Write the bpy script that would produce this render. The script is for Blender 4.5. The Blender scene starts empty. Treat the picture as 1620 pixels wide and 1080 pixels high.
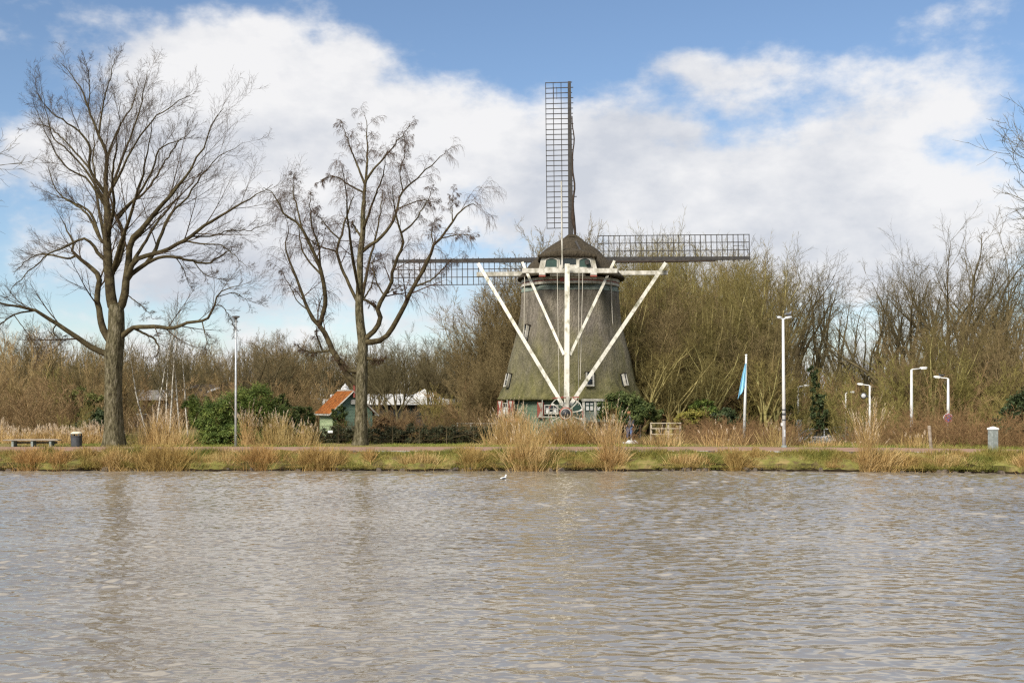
import bpy, bmesh, math, random
import numpy as np
from mathutils import Vector, Matrix, Euler

SC = bpy.context.scene
COL = SC.collection
PI = math.pi

# ------------------------------------------------------------------ camera, light, sky, exposure
F = 1800.0          # focal length in photo pixels (photo 1620 wide)
EYE = 2.9           # eye height over the water
HOR = 634.0         # photo row of the horizon
cam_d = bpy.data.cameras.new('camera'); cam = bpy.data.objects.new('camera', cam_d); COL.objects.link(cam)
cam.location = (0, 0, EYE); cam.rotation_euler = (PI/2, 0, 0)
cam_d.sensor_width = 36.0; cam_d.lens = F/1620*36
cam_d.shift_y = (HOR-540)/1620; cam_d.clip_start = 0.1; cam_d.clip_end = 6000
SC.camera = cam

SUN_EL, SUN_AZ = math.radians(38), math.radians(212)   # azimuth clockwise from +Y: behind the camera, to the left
sd = bpy.data.lights.new('sun', 'SUN'); so = bpy.data.objects.new('sun', sd); COL.objects.link(so)
sd.energy = 3.9; sd.angle = math.radians(22); sd.color = (1.0, 0.94, 0.85)
sdir = Vector((math.sin(SUN_AZ)*math.cos(SUN_EL), math.cos(SUN_AZ)*math.cos(SUN_EL), math.sin(SUN_EL)))
so.rotation_euler = (-sdir).to_track_quat('-Z', 'Y').to_euler()
so.location = (-40, -30, 60)

SC.view_settings.view_transform = 'Standard'; SC.view_settings.look = 'None'
SC.view_settings.exposure = 0.75; SC.view_settings.gamma = 1.0
SC.render.resolution_x = 1024; SC.render.resolution_y = 682
SC.cycles.use_denoising = False; SC.cycles.use_adaptive_sampling = False
SC.cycles.filter_width = 1.3; SC.cycles.sample_clamp_indirect = 4.0
SC.cycles.max_bounces = 5; SC.cycles.diffuse_bounces = 2; SC.cycles.glossy_bounces = 3
SC.cycles.transparent_max_bounces = 4; SC.cycles.caustics_reflective = False; SC.cycles.caustics_refractive = False

W = bpy.data.worlds.new('World'); SC.world = W; W.use_nodes = True

def build_world():
    nt = W.node_tree; nt.nodes.clear(); N = nt.nodes.new; L = nt.links.new
    def sock(node, i, v):
        if isinstance(v, (int, float)): node.inputs[i].default_value = v
        else: L(v, node.inputs[i])
    def M(op, a, b=0.0, c=None, clamp=False):
        n = N('ShaderNodeMath'); n.operation = op; n.use_clamp = clamp
        sock(n, 0, a); sock(n, 1, b)
        if c is not None: sock(n, 2, c)
        return n.outputs[0]
    out = N('ShaderNodeOutputWorld'); bg = N('ShaderNodeBackground'); L(bg.outputs[0], out.inputs[0])
    sky = N('ShaderNodeTexSky'); sky.sky_type = 'NISHITA'; sky.sun_disc = False
    sky.sun_elevation = SUN_EL; sky.sun_rotation = SUN_AZ; sky.altitude = 0
    sky.air_density = 1.0; sky.dust_density = 0.3; sky.ozone_density = 4.5
    tc = N('ShaderNodeTexCoord'); sep = N('ShaderNodeSeparateXYZ'); L(tc.outputs['Generated'], sep.inputs[0])
    dx, dz = sep.outputs[0], sep.outputs[2]
    # domain warp
    wn = N('ShaderNodeTexNoise'); wn.inputs['Scale'].default_value = 7.0; wn.inputs['Detail'].default_value = 5
    L(tc.outputs['Generated'], wn.inputs['Vector'])
    ws = N('ShaderNodeSeparateXYZ'); L(wn.outputs['Color'], ws.inputs[0])
    ux = M('ADD', dx, M('MULTIPLY', M('SUBTRACT', ws.outputs[0], 0.5), 0.09))
    uz = M('ADD', dz, M('MULTIPLY', M('SUBTRACT', ws.outputs[1], 0.5), 0.07))
    # cloud banks: centre and size in degrees of arc, as directions (x, z)
    blobs = [(255,125,125,75,.85),(375,75,105,60,.68),(430,270,230,150,1.0),(230,330,150,130,.6),(60,235,75,40,.75),(590,240,150,90,.8),(560,110,90,40,.45),(760,200,120,60,.55),
             (900,300,190,90,.8),(1130,330,240,105,.95),(1400,290,170,110,.9),(1300,410,190,55,.6),(1200,120,130,34,.75),(1110,130,70,26,.45),(1550,40,80,30,.5),(1490,20,60,22,.3),(1480,140,110,36,.5),
             (960,190,90,40,.4),(1000,450,700,60,.45),(560,380,160,80,.4),(1530,370,150,110,.6),(90,400,120,50,.25),(800,585,2500,75,.58),(800,660,3000,60,.9),(1020,160,-1,-1,0)][:-1]
    tot = None
    for (px, py, sx, sy, a) in blobs:
        x, z = (px-810)/F, (HOR-py)/F
        n = math.sqrt(1+x*x+z*z); cx, cz = x/n, z/n
        ex = M('MULTIPLY', M('SUBTRACT', ux, cx), F/sx); ez = M('MULTIPLY', M('SUBTRACT', uz, cz), F/sy)
        q = M('ADD', M('MULTIPLY', ex, ex), M('MULTIPLY', ez, ez))
        g = M('MULTIPLY', M('POWER', 2.71828, M('MULTIPLY', q, -0.9)), a)
        tot = g if tot is None else M('ADD', tot, g)
    # cloud cover added over the unseen upper dome, for the river's reflection
    hi = N('ShaderNodeTexNoise'); hi.inputs['Scale'].default_value = 2.6; hi.inputs['Detail'].default_value = 6
    L(tc.outputs['Generated'], hi.inputs['Vector'])
    up = M('MULTIPLY', M('SUBTRACT', dz, 0.36), 6.0, clamp=True)
    tot = M('ADD', tot, M('MULTIPLY', M('MULTIPLY', M('SUBTRACT', hi.outputs['Fac'], 0.08), 5.0, clamp=True), up))
    fb = N('ShaderNodeTexNoise'); fb.inputs['Scale'].default_value = 7.0; fb.inputs['Detail'].default_value = 11; fb.inputs['Roughness'].default_value = 0.60
    mp = N('ShaderNodeMapping'); mp.inputs['Scale'].default_value = (1, 1, 1.7); mp.inputs['Location'].default_value = (3.1, 0.4, 1.7)
    L(tc.outputs['Generated'], mp.inputs[0]); L(mp.outputs[0], fb.inputs['Vector'])
    f3 = N('ShaderNodeTexNoise'); f3.inputs['Scale'].default_value = 21.0; f3.inputs['Detail'].default_value = 8; f3.inputs['Roughness'].default_value = .58
    L(mp.outputs[0], f3.inputs['Vector'])
    dens = M('ADD', tot, M('ADD', M('MULTIPLY', M('SUBTRACT', fb.outputs['Fac'], 0.5), 1.5), M('MULTIPLY', M('SUBTRACT', f3.outputs['Fac'], 0.5), 1.25)))
    mr = N('ShaderNodeMapRange'); mr.interpolation_type = 'SMOOTHSTEP'
    L(dens, mr.inputs[0]); mr.inputs[1].default_value = 0.31; mr.inputs[2].default_value = 1.0
    mask = M('MULTIPLY', mr.outputs[0], 0.97)
    # cloud body light and dark
    c2 = N('ShaderNodeTexNoise'); c2.inputs['Scale'].default_value = 5.0; c2.inputs['Detail'].default_value = 8; c2.inputs['Roughness'].default_value = .55
    mp2 = N('ShaderNodeMapping'); mp2.inputs['Scale'].default_value = (1, 1, 2.0); mp2.inputs['Location'].default_value = (7.3, 2.2, 5.1)
    L(tc.outputs['Generated'], mp2.inputs[0]); L(mp2.outputs[0], c2.inputs['Vector'])
    cr = N('ShaderNodeValToRGB'); cr.color_ramp.elements[0].position = 0.36; cr.color_ramp.elements[1].position = 0.60
    cr.color_ramp.elements[0].color = (0.66, 0.69, 0.755, 1); cr.color_ramp.elements[1].color = (0.955, 0.95, 0.955, 1)
    # the thick bank to the left is the brightest
    lb = M('POWER', 2.71828, M('MULTIPLY', M('ADD', M('POWER', M('MULTIPLY', M('SUBTRACT', dx, (330-810)/F), 5.0), 2), M('POWER', M('MULTIPLY', M('SUBTRACT', dz, 0.22), 9.0), 2)), -1.0))
    L(M('ADD', M('ADD', c2.outputs['Fac'], M('MULTIPLY', lb, 0.07)), M('MULTIPLY', M('SUBTRACT', f3.outputs['Fac'], .5), .35)), cr.inputs[0])
    # clear sky, tinted
    sc = N('ShaderNodeMix'); sc.data_type = 'RGBA'; sc.blend_type = 'MULTIPLY'; sc.inputs[0].default_value = 1.0
    L(sky.outputs[0], sc.inputs[6]); sc.inputs[7].default_value = (SKY_K*1.0, SKY_K*0.935, SKY_K*0.89, 1)
    mx = N('ShaderNodeMix'); mx.data_type = 'RGBA'
    L(mask, mx.inputs[0]); L(sc.outputs[2], mx.inputs[6])
    cl = N('ShaderNodeMix'); cl.data_type = 'RGBA'; cl.blend_type = 'MULTIPLY'; cl.inputs[0].default_value = 1.0
    # clouds overhead, out of view, brightened to lift the river's reflection and sky light
    kb = M('MULTIPLY_ADD', M('MULTIPLY', M('SUBTRACT', dz, 0.34), 3.5, clamp=True), CLOUD_K*0.2, CLOUD_K); kc = N('ShaderNodeCombineColor')
    for i in range(3): L(kb, kc.inputs[i])
    L(cr.outputs[0], cl.inputs[6]); L(kc.outputs[0], cl.inputs[7])
    L(cl.outputs[2], mx.inputs[7])
    L(mx.outputs[2], bg.inputs[0]); bg.inputs[1].default_value = WORLD_S
WORLD_S = 0.1
SKY_K, CLOUD_K = 0.88, 5.75
build_world()

# ------------------------------------------------------------------ helpers
G = 0.74            # level of the land over the water
def P(px, py, Y):   # photo pixel at a chosen distance -> place in the world
    return Vector(((px-810)/F*Y, Y, EYE+(HOR-py)/F*Y))
def PX(px, Y): return (px-810)/F*Y
def bend(X):        # how the bank swings towards the viewer on the right
    X = np.asarray(X, float)
    u = np.clip(X-8, 0, 18)
    return -2.6*(u/14)**2 - np.clip(X-26, 0, None)*0.47
Y_BACK, Y_FRONT, Y_WATER = 53.3, 48.9, 47.25

def links(o):
    COL.objects.link(o); return o
def wloc(o):
    v = Vector((0, 0, 0))
    while o is not None: v += o.location; o = o.parent
    return v
def tag(o, label=None, cat=None, group=None, kind=None):
    if label: o['label'] = label
    if cat: o['category'] = cat
    if group: o['group'] = group
    if kind: o['kind'] = kind
    return o
def thing(name, loc, label, cat, group=None):
    o = links(bpy.data.objects.new(name, None)); o.location = loc; o.empty_display_size = 0.3
    return tag(o, label, cat, group)
def np_mesh(name, V, Q, mats, smooth=True, mi=None):
    """V [n,3]; Q list of face arrays (each [m,k])."""
    me = bpy.data.meshes.new(name)
    V = np.ascontiguousarray(V, np.float32)
    me.vertices.add(len(V)); me.vertices.foreach_set('co', V.ravel())
    if not isinstance(Q, (list, tuple)): Q = [Q]
    Q = [np.asarray(q, np.int32) for q in Q if len(q)]
    tot = sum(q.size for q in Q); nf = sum(len(q) for q in Q)
    me.loops.add(tot); me.loops.foreach_set('vertex_index', np.concatenate([q.ravel() for q in Q]))
    lt = np.concatenate([np.full(len(q), q.shape[1], np.int32) for q in Q])
    ls = np.concatenate([[0], np.cumsum(lt)[:-1]]).astype(np.int32)
    me.polygons.add(nf); me.polygons.foreach_set('loop_start', ls); me.polygons.foreach_set('loop_total', lt)
    for m in (mats if isinstance(mats, (list, tuple)) else [mats]): me.materials.append(m)
    if mi is not None: me.polygons.foreach_set('material_index', np.asarray(mi, np.int32))
    if smooth: me.polygons.foreach_set('use_smooth', np.ones(nf, bool))
    me.update(calc_edges=True); me.validate()
    return me
def np_obj(name, V, Q, mats, parent=None, smooth=True, mi=None):
    V = np.asarray(V, float)
    if parent is not None: V = V - np.array(wloc(parent))
    o = links(bpy.data.objects.new(name, np_mesh(name, V, Q, mats, smooth, mi)))
    if parent is not None: o.parent = parent
    return o

class MB:
    """collects shapes in world coordinates, then links them as one mesh object"""
    def __init__(s): s.v = []; s.f = []; s.m = []
    def add(s, vs, fs, mi=0):
        b = len(s.v); s.v += [tuple(v) for v in vs]; s.f += [tuple(b+i for i in f) for f in fs]; s.m += [mi]*len(fs)
        return s
    def obox(s, c, ax, ay, az, hx, hy, hz, mi=0, taper=1.0):
        c, ax, ay, az = Vector(c), Vector(ax), Vector(ay), Vector(az); vs = []
        for k in (-1, 1):
            t = taper if k > 0 else 1.0
            for (i, j) in ((-1, -1), (1, -1), (1, 1), (-1, 1)): vs.append(c+ax*hx*i*t+ay*hy*j*t+az*hz*k)
        return s.add(vs, [(3, 2, 1, 0), (4, 5, 6, 7), (0, 1, 5, 4), (1, 2, 6, 5), (2, 3, 7, 6), (3, 0, 4, 7)], mi)
    def box(s, x0, x1, y0, y1, z0, z1, mi=0):
        return s.obox(((x0+x1)/2, (y0+y1)/2, (z0+z1)/2), (1, 0, 0), (0, 1, 0), (0, 0, 1), (x1-x0)/2, (y1-y0)/2, (z1-z0)/2, mi)
    def bar(s, a, b, w, h=None, mi=0, up=(0, -1, 0), w2=None):
        a, b = Vector(a), Vector(b); h = h or w
        z = (b-a).normalized(); u = Vector(up)
        if abs(z.dot(u)) > .98: u = Vector((1, 0, 0))
        x = z.cross(u).normalized(); y = z.cross(x).normalized()
        return s.obox((a+b)/2, x, y, z, w/2, h/2, (b-a).length/2, mi, taper=(w2/w if w2 else 1.0))
    def tube(s, pts, rs, n=8, mi=0, cap=True):
        pts = [Vector(p) for p in pts]; b = len(s.v); rings = []
        if isinstance(rs, (int, float)): rs = [rs]*len(pts)
        ref = Vector((0, 0, 1)); t0 = (pts[-1]-pts[0])
        if t0.length > 0 and abs(t0.normalized().z) > .8: ref = Vector((0, 1, 0))
        for i, p in enumerate(pts):
            t = (pts[min(i+1, len(pts)-1)]-pts[max(i-1, 0)]).normalized()
            x = t.cross(ref).normalized(); y = t.cross(x)
            for k in range(n):
                a = 2*PI*k/n; s.v.append(tuple(p+(x*math.cos(a)+y*math.sin(a))*rs[i]))
        for i in range(len(pts)-1):
            for k in range(n):
                k2 = (k+1) % n; s.f.append((b+i*n+k, b+i*n+k2, b+(i+1)*n+k2, b+(i+1)*n+k)); s.m.append(mi)
        if cap:
            s.f.append(tuple(b+k for k in range(n))); s.m.append(mi)
            e = b+(len(pts)-1)*n; s.f.append(tuple(e+n-1-k for k in range(n))); s.m.append(mi)
        return s
    def lathe(s, c, prof, n=16, mi=0, ax=(0, 0, 1), sx=1.0):
        c = Vector(c); ax = Vector(ax).normalized(); ref = Vector((1, 0, 0)) if abs(ax.x) < .9 else Vector((0, 1, 0))
        x = (ref-ax*ref.dot(ax)).normalized(); y = ax.cross(x); b = len(s.v)
        for (r, h) in prof:
            for k in range(n):
                a = 2*PI*k/n; s.v.append(tuple(c+ax*h+(x*math.cos(a)*sx+y*math.sin(a))*max(r, 1e-4)))
        for i in range(len(prof)-1):
            for k in range(n):
                k2 = (k+1) % n; s.f.append((b+i*n+k, b+i*n+k2, b+(i+1)*n+k2, b+(i+1)*n+k)); s.m.append(mi)
        return s
    def prism(s, poly, ax, mi=0):   # polygon (world points) pushed along ax
        n = len(poly); ax = Vector(ax); vs = [Vector(p) for p in poly]+[Vector(p)+ax for p in poly]
        return s.add(vs, [tuple(range(n-1, -1, -1)), tuple(range(n, 2*n))]+[(i, (i+1) % n, n+(i+1) % n, n+i) for i in range(n)], mi)
    def build(s, name, mats, parent=None, smooth=False, bevel=0):
        off = wloc(parent) if parent is not None else Vector((0, 0, 0))
        me = bpy.data.meshes.new(name)
        me.from_pydata([(v[0]-off.x, v[1]-off.y, v[2]-off.z) for v in s.v], [], s.f)
        for m in (mats if isinstance(mats, (list, tuple)) else [mats]): me.materials.append(m)
        me.polygons.foreach_set('material_index', np.array(s.m, np.int32))
        bm = bmesh.new(); bm.from_mesh(me); bmesh.ops.recalc_face_normals(bm, faces=bm.faces[:]); bm.to_mesh(me); bm.free()
        if smooth: me.polygons.foreach_set('use_smooth', np.ones(len(me.polygons), bool))
        o = links(bpy.data.objects.new(name, me))
        if parent is not None: o.parent = parent
        if bevel:
            md = o.modifiers.new('bevel', 'BEVEL'); md.width = bevel; md.segments = 2; md.limit_method = 'ANGLE'
        return o

# ------------------------------------------------------------------ materials
def new_mat(name):
    m = bpy.data.materials.new(name); m.use_nodes = True; nt = m.node_tree
    return m, nt, nt.nodes['Principled BSDF']
def mat(name, c1, c2=None, scale=3.0, rough=0.85, stretch=(1, 1, 1), bump=0.0, bscale=None, detail=6, lo=.35, hi=.65,
        rnd=0.0, c3=None, spec=None, metallic=0.0, trans=None, coord='Object'):
    """noise mix of two or three colours, optional bump, optional change from one object to the next"""
    m, nt, b = new_mat(name); N = nt.nodes.new; L = nt.links.new
    b.inputs['Roughness'].default_value = rough; b.inputs['Metallic'].default_value = metallic
    if spec is None and rough >= .88: spec = 0.0
    if spec is not None: b.inputs['Specular IOR Level'].default_value = spec
    tc = N('ShaderNodeTexCoord'); mp = N('ShaderNodeMapping'); mp.inputs['Scale'].default_value = stretch
    L(tc.outputs[coord], mp.inputs[0])
    col = None
    if c2 is not None:
        n = N('ShaderNodeTexNoise'); n.inputs['Scale'].default_value = scale; n.inputs['Detail'].default_value = detail
        n.inputs['Roughness'].default_value = .6
        L(mp.outputs[0], n.inputs['Vector'])
        r = N('ShaderNodeValToRGB'); e = r.color_ramp.elements
        e[0].position = lo; e[1].position = hi; e[0].color = (*c1, 1); e[1].color = (*c2, 1)
        if c3 is not None:
            x = e.new((lo+hi)/2); x.color = (*c3, 1)
        L(n.outputs['Fac'], r.inputs[0]); col = r.outputs[0]
    if rnd:
        oi = N('ShaderNodeObjectInfo'); hs = N('ShaderNodeHueSaturation')
        if col is None: hs.inputs['Color'].default_value = (*c1, 1)
        else: L(col, hs.inputs['Color'])
        mr = N('ShaderNodeMapRange'); L(oi.outputs['Random'], mr.inputs[0]); mr.inputs[3].default_value = 1-rnd; mr.inputs[4].default_value = 1+rnd
        L(mr.outputs[0], hs.inputs['Value'])
        m2 = N('ShaderNodeMath'); m2.operation = 'MULTIPLY_ADD'; L(oi.outputs['Random'], m2.inputs[0]); m2.inputs[1].default_value = -.016; m2.inputs[2].default_value = .510
        L(m2.outputs[0], hs.inputs['Hue']); col = hs.outputs[0]
    if col is None: b.inputs['Base Color'].default_value = (*c1, 1)
    else: L(col, b.inputs['Base Color'])
    if bump:
        n2 = N('ShaderNodeTexNoise'); n2.inputs['Scale'].default_value = bscale or scale*3; n2.inputs['Detail'].default_value = 5
        L(mp.outputs[0], n2.inputs['Vector']); bp = N('ShaderNodeBump'); bp.inputs['Strength'].default_value = min(bump, 1.0); bp.inputs['Distance'].default_value = .05*max(1, bump)
        L(n2.outputs['Fac'], bp.inputs['Height']); L(bp.outputs[0], b.inputs['Normal'])
    if trans:
        t = N('ShaderNodeBsdfTranslucent'); mx = N('ShaderNodeMixShader'); mx.inputs[0].default_value = trans
        if col is None: t.inputs[0].default_value = (*c1, 1)
        else: L(col, t.inputs[0])
        L(b.outputs[0], mx.inputs[1]); L(t.outputs[0], mx.inputs[2]); L(mx.outputs[0], nt.nodes['Material Output'].inputs[0])
    return m

# ------------------------------------------------------------------ the setting: river, land, path, bank
WAVE_SLOPE, WAVE_L, W_IOR, W_BODY = 0.105, 0.235, 2.8, 1.65
def river():
    rng = np.random.default_rng(5)
    def axis(lo, hi, step, far_lo, far_hi):
        core = np.arange(lo, hi+step/2, step); a = [core]; d = step; x = hi
        r = []
        while x < far_hi: d *= 1.35; x += d; r.append(x)
        l = []; d = step; x = lo
        while x > far_lo: d *= 1.35; x -= d; l.append(x)
        return np.concatenate([np.array(l[::-1]), core, np.array(r)])
    xs = axis(-26, 26, 0.055, -420, 420); ys = axis(8.0, 49.5, 0.056, -160, 62)
    ys = ys[ys < 60]
    Xg, Yg = np.meshgrid(xs.astype(np.float32), ys.astype(np.float32))
    Z = np.zeros_like(Xg)
    # wind chop: short waves running mostly along the view, in gusty patches
    wx = Xg+0.5*np.sin(Yg*.37+1)+.25*np.sin(Yg*1.1+Xg*.4); wy = Yg+0.5*np.sin(Xg*.29+2)+.25*np.sin(Xg*.9+Yg*.3)
    gust = 1+.24*np.sin(Xg*.21+.9*np.sin(Yg*.19)+1)*np.sin(Yg*.24+.7*np.sin(Xg*.13)+.5)+.13*np.sin(Xg*.53+Yg*.31+2)*np.sin(Yg*.47-.2*Xg)
    n = 84
    for i in range(n):
        lam = WAVE_L*math.exp(rng.uniform(0, 1)**1.4*1.15); k = 2*PI/lam
        th = PI/2+rng.normal(.08, .50); amp = WAVE_SLOPE/math.sqrt(n/2)*lam/(2*PI)*rng.uniform(.6, 1.4)
        Z += (amp*np.sin(np.float32(k*math.cos(th))*wx+np.float32(k*math.sin(th))*wy+np.float32(rng.uniform(0, 6.28)))).astype(np.float32)
    Z *= gust; Z += 10*Z*Z
    fade = np.clip((30-np.abs(Xg))/5, 0, 1)*np.clip((Yg-6)/2, 0, 1)*np.clip((51-Yg)/3, 0.25, 1)
    Z *= fade
    ny, nx = Xg.shape; idx = np.arange(nx*ny).reshape(ny, nx)
    Q = np.stack([idx[:-1, :-1], idx[:-1, 1:], idx[1:, 1:], idx[1:, :-1]], -1).reshape(-1, 4)
    m, nt, b = new_mat('river_water'); N = nt.nodes.new; L = nt.links.new
    b.inputs['IOR'].default_value = W_IOR; b.inputs['Specular Tint'].default_value = (.98, .94, .82, 1); b.inputs['Roughness'].default_value = 0.06
    tc = N('ShaderNodeTexCoord')
    def noise(sc, st, det, rough=.55, loc=(0, 0, 0), rot=0.0):
        mp = N('ShaderNodeMapping'); mp.inputs['Scale'].default_value = st; mp.inputs['Location'].default_value = loc; mp.inputs['Rotation'].default_value = (0, 0, rot)
        L(tc.outputs['Object'], mp.inputs[0]); n = N('ShaderNodeTexNoise'); n.inputs['Scale'].default_value = sc
        n.inputs['Detail'].default_value = det; n.inputs['Roughness'].default_value = rough; L(mp.outputs[0], n.inputs['Vector']); return n.outputs['Fac']
    def math_(op, a, c):
        n = N('ShaderNodeMath'); n.operation = op
        for i, v in enumerate((a, c)):
            if isinstance(v, (int, float)): n.inputs[i].default_value = v
            else: L(v, n.inputs[i])
        return n.outputs[0]
    n1 = noise(2.9, (.58, 1.0, 1), 1.5, .5, rot=.10); n2 = noise(6.2, (.65, 1.0, 1), 1.0, .5, (3, 7, 0), rot=-.12)
    def crest(v, lo, k, p):      # long flat troughs, short steep crests
        a = math_('MAXIMUM', math_('MULTIPLY', math_('SUBTRACT', v, lo), k), 0.0); return math_('POWER', a, p)
    h = math_('ADD', math_('ADD', math_('MULTIPLY', crest(n1, .12, 1.45, 2.6), .06), math_('MULTIPLY', crest(n2, .12, 1.5, 2.2), .045)), math_('MULTIPLY', n1, .02))
    gust = noise(.075, (1, 1.5, 1), 4, .55, (2, 5, 0))
    g = N('ShaderNodeMapRange'); L(gust, g.inputs[0]); g.inputs[1].default_value = .35; g.inputs[2].default_value = .65; g.inputs[3].default_value = .42; g.inputs[4].default_value = 1.0
    bp = N('ShaderNodeBump'); bp.inputs['Distance'].default_value = 0.31; L(g.outputs[0], bp.inputs['Strength']); L(h, bp.inputs['Height']); L(bp.outputs[0], b.inputs['Normal'])
    cr = N('ShaderNodeValToRGB'); L(noise(.12, (1, 2, 1), 4), cr.inputs[0])
    cr.color_ramp.elements[0].position = .35; cr.color_ramp.elements[1].position = .7
    cr.color_ramp.elements[0].color = (.103*W_BODY, .087*W_BODY, .067*W_BODY, 1); cr.color_ramp.elements[1].color = (.138*W_BODY, .119*W_BODY, .094*W_BODY, 1)
    L(cr.outputs[0], b.inputs['Base Color'])
    o = np_obj('river', np.stack([Xg, Yg, Z], -1).reshape(-1, 3), Q, m)
    tag(o, kind='structure')
river()

def strip(name, x0, x1, dx, ys, zf, m, seed=1, nz=0.0, sub=None):
    """ground sheet following the bank: ys = offsets measured on the centre line"""
    rng = np.random.default_rng(seed)
    xs = np.unique(np.concatenate([[-900, -500, -250, -120, -60], np.arange(x0, x1, dx), [x1, 60, 120, 250, 500, 900]]))
    Yg = np.array(ys)[:, None]+bend(np.clip(xs, -1e9, 40))[None, :]*np.clip((150-np.array(ys)[:, None])/90, 0, 1)
    Xg = np.broadcast_to(xs, Yg.shape).copy()
    if name == 'bank': Yg = Yg+(.16*np.sin(xs*.77+1)+.10*np.sin(xs*2.1+.4)+.08*np.sin(xs*5.3))[None, :]*np.clip((Y_WATER+.9-np.array(ys)[:, None])/.9, 0, 1)
    Zg = zf(Xg, np.broadcast_to(np.array(ys)[:, None], Yg.shape))
    if nz: Zg = Zg+rng.normal(0, nz, Zg.shape)*(np.abs(Xg) < 40)
    ny, nx = Xg.shape; idx = np.arange(nx*ny).reshape(ny, nx)
    Q = np.stack([idx[:-1, :-1], idx[:-1, 1:], idx[1:, 1:], idx[1:, :-1]], -1).reshape(-1, 4)
    return tag(np_obj(name, np.stack([Xg, Yg, Zg], -1).reshape(-1, 3), Q, m), kind='structure')
M_soil = mat('soil_and_turf', (.10, .08, .04), (.15, .15, .045), 1.2, .95, bump=.6, bscale=14, c3=(.19, .145, .07))
def dark_foot(m):  # steep faces take a near-black brown
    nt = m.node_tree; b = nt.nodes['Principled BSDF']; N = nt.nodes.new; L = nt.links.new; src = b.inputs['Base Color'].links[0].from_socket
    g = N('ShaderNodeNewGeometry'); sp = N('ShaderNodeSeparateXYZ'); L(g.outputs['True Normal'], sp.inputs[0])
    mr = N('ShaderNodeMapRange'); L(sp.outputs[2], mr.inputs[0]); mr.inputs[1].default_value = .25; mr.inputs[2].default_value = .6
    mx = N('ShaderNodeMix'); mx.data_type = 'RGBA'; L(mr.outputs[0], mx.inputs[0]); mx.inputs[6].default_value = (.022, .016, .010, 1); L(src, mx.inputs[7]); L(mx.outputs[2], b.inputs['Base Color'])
M_bank = mat('bank_turf', (.10, .075, .035), (.22, .165, .07), 1.6, .95, bump=.8, bscale=10, c3=(.15, .145, .04))
M_path = mat('path_paving', (.20, .125, .090), (.29, .195, .145), 1.4, .9, stretch=(1, 2.5, 1), bump=.15, bscale=60, detail=9)
dark_foot(M_bank)
M_edge = mat('wet_timber', (.035, .026, .018), (.10, .075, .05), 5, .8, bump=.7)
def dip(X, Y):      # lower ground where the cars stand
    f = lambda v, a, b, s: np.clip((np.asarray(v, float)-a)/s, 0, 1)*np.clip((b-np.asarray(v, float))/s, 0, 1)
    return -1.35*f(np.asarray(X, float)/np.asarray(Y, float), .233, .318, .013)*f(Y, 58.5, 104.0, 5.0)
def land_z(X, Y): return dip(X, Y)+ np.full_like(X, G-.02)+0.05*np.sin(X*.7+Y*.3)*np.sin(Y*.5)*(Y > 56)-np.clip((Y-60)/60, 0, 1)*.06
strip('ground', -40, 40, .5, [53.2, 53.5, 54, 55, 56, 57.5, 59, 61, 63, 66, 69, 72, 74.5, 77, 80, 84, 88, 92, 97, 99.5, 102, 105, 125, 150, 200, 300, 500, 900, 1800, 3500], land_z, M_soil, nz=.012)
strip('path', -40, 40, .8, [Y_FRONT, Y_FRONT+1.5, Y_FRONT+3, Y_BACK], lambda X, Y: np.full_like(X, G+.012), M_path)
def bank_z(X, Y):
    t = np.clip((Y_FRONT+.05-Y)/(Y_FRONT-Y_WATER), 0, 1.3)
    base = G-.005-0.12*t-.38*t**2
    z = np.where(t < .97, base, np.where(t < 1.03, .08, -.7))
    bump = .03*np.sin(X*1.9+Y*3)+.025*np.sin(X*4.3+1.3+Y)+.035*np.sin(X*.63+2)
    return z+bump*np.where((t > .1) & (t < .97), 1, 0)+np.where(t < .05, 0, 0)
strip('bank', -40, 40, .16, [Y_WATER-.25, Y_WATER-.06, Y_WATER+.02, Y_WATER+.12, Y_WATER+.35, Y_WATER+.6, Y_WATER+.9, Y_WATER+1.2, Y_WATER+1.5, Y_FRONT+.04], bank_z, M_bank, nz=.018)

# ------------------------------------------------------------------ plant tools (all arrays: N stems of K points)
def norm(a): return a/np.maximum(np.linalg.norm(a, axis=-1, keepdims=True), 1e-9)
def tubes(P_, R_, n=3):
    N, K, _ = P_.shape
    T = np.empty_like(P_); T[:, 1:-1] = P_[:, 2:]-P_[:, :-2]; T[:, 0] = P_[:, 1]-P_[:, 0]; T[:, -1] = P_[:, -1]-P_[:, -2]
    T = norm(T); mt = norm(P_[:, -1]-P_[:, 0])
    ref = np.where(np.abs(mt[:, 2:3]) > .75, np.array([[1., 0.15, 0]]), np.array([[0.1, 0, 1.]]))[:, None, :]
    X = norm(np.cross(T, np.broadcast_to(ref, T.shape))); Y = np.cross(T, X)
    a = np.arange(n)*2*PI/n
    V = P_[:, :, None, :]+R_[:, :, None, None]*(np.cos(a)[None, None, :, None]*X[:, :, None, :]+np.sin(a)[None, None, :, None]*Y[:, :, None, :])
    base = (np.arange(N)*K*n)[:, None, None]; i = np.arange(K-1)[None, :, None]; k = np.arange(n)[None, None, :]; k2 = (k+1) % n
    Q = np.stack(np.broadcast_arrays(base+i*n+k, base+i*n+k2, base+(i+1)*n+k2, base+(i+1)*n+k), -1).reshape(-1, 4)
    return V.reshape(-1, 3), Q
def ribbons(P_, R_, rng):
    N, K, _ = P_.shape
    a = rng.uniform(0, PI, N); S = np.stack([np.cos(a), np.sin(a), np.zeros(N)], -1)[:, None, :]
    V = np.stack([P_-S*R_[:, :, None], P_+S*R_[:, :, None]], 2)
    base = (np.arange(N)*K*2)[:, None]; i = np.arange(K-1)[None, :]*2
    Q = np.stack([base+i, base+i+1, base+i+3, base+i+2], -1).reshape(-1, 4)
    return V.reshape(-1, 3), Q
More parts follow.
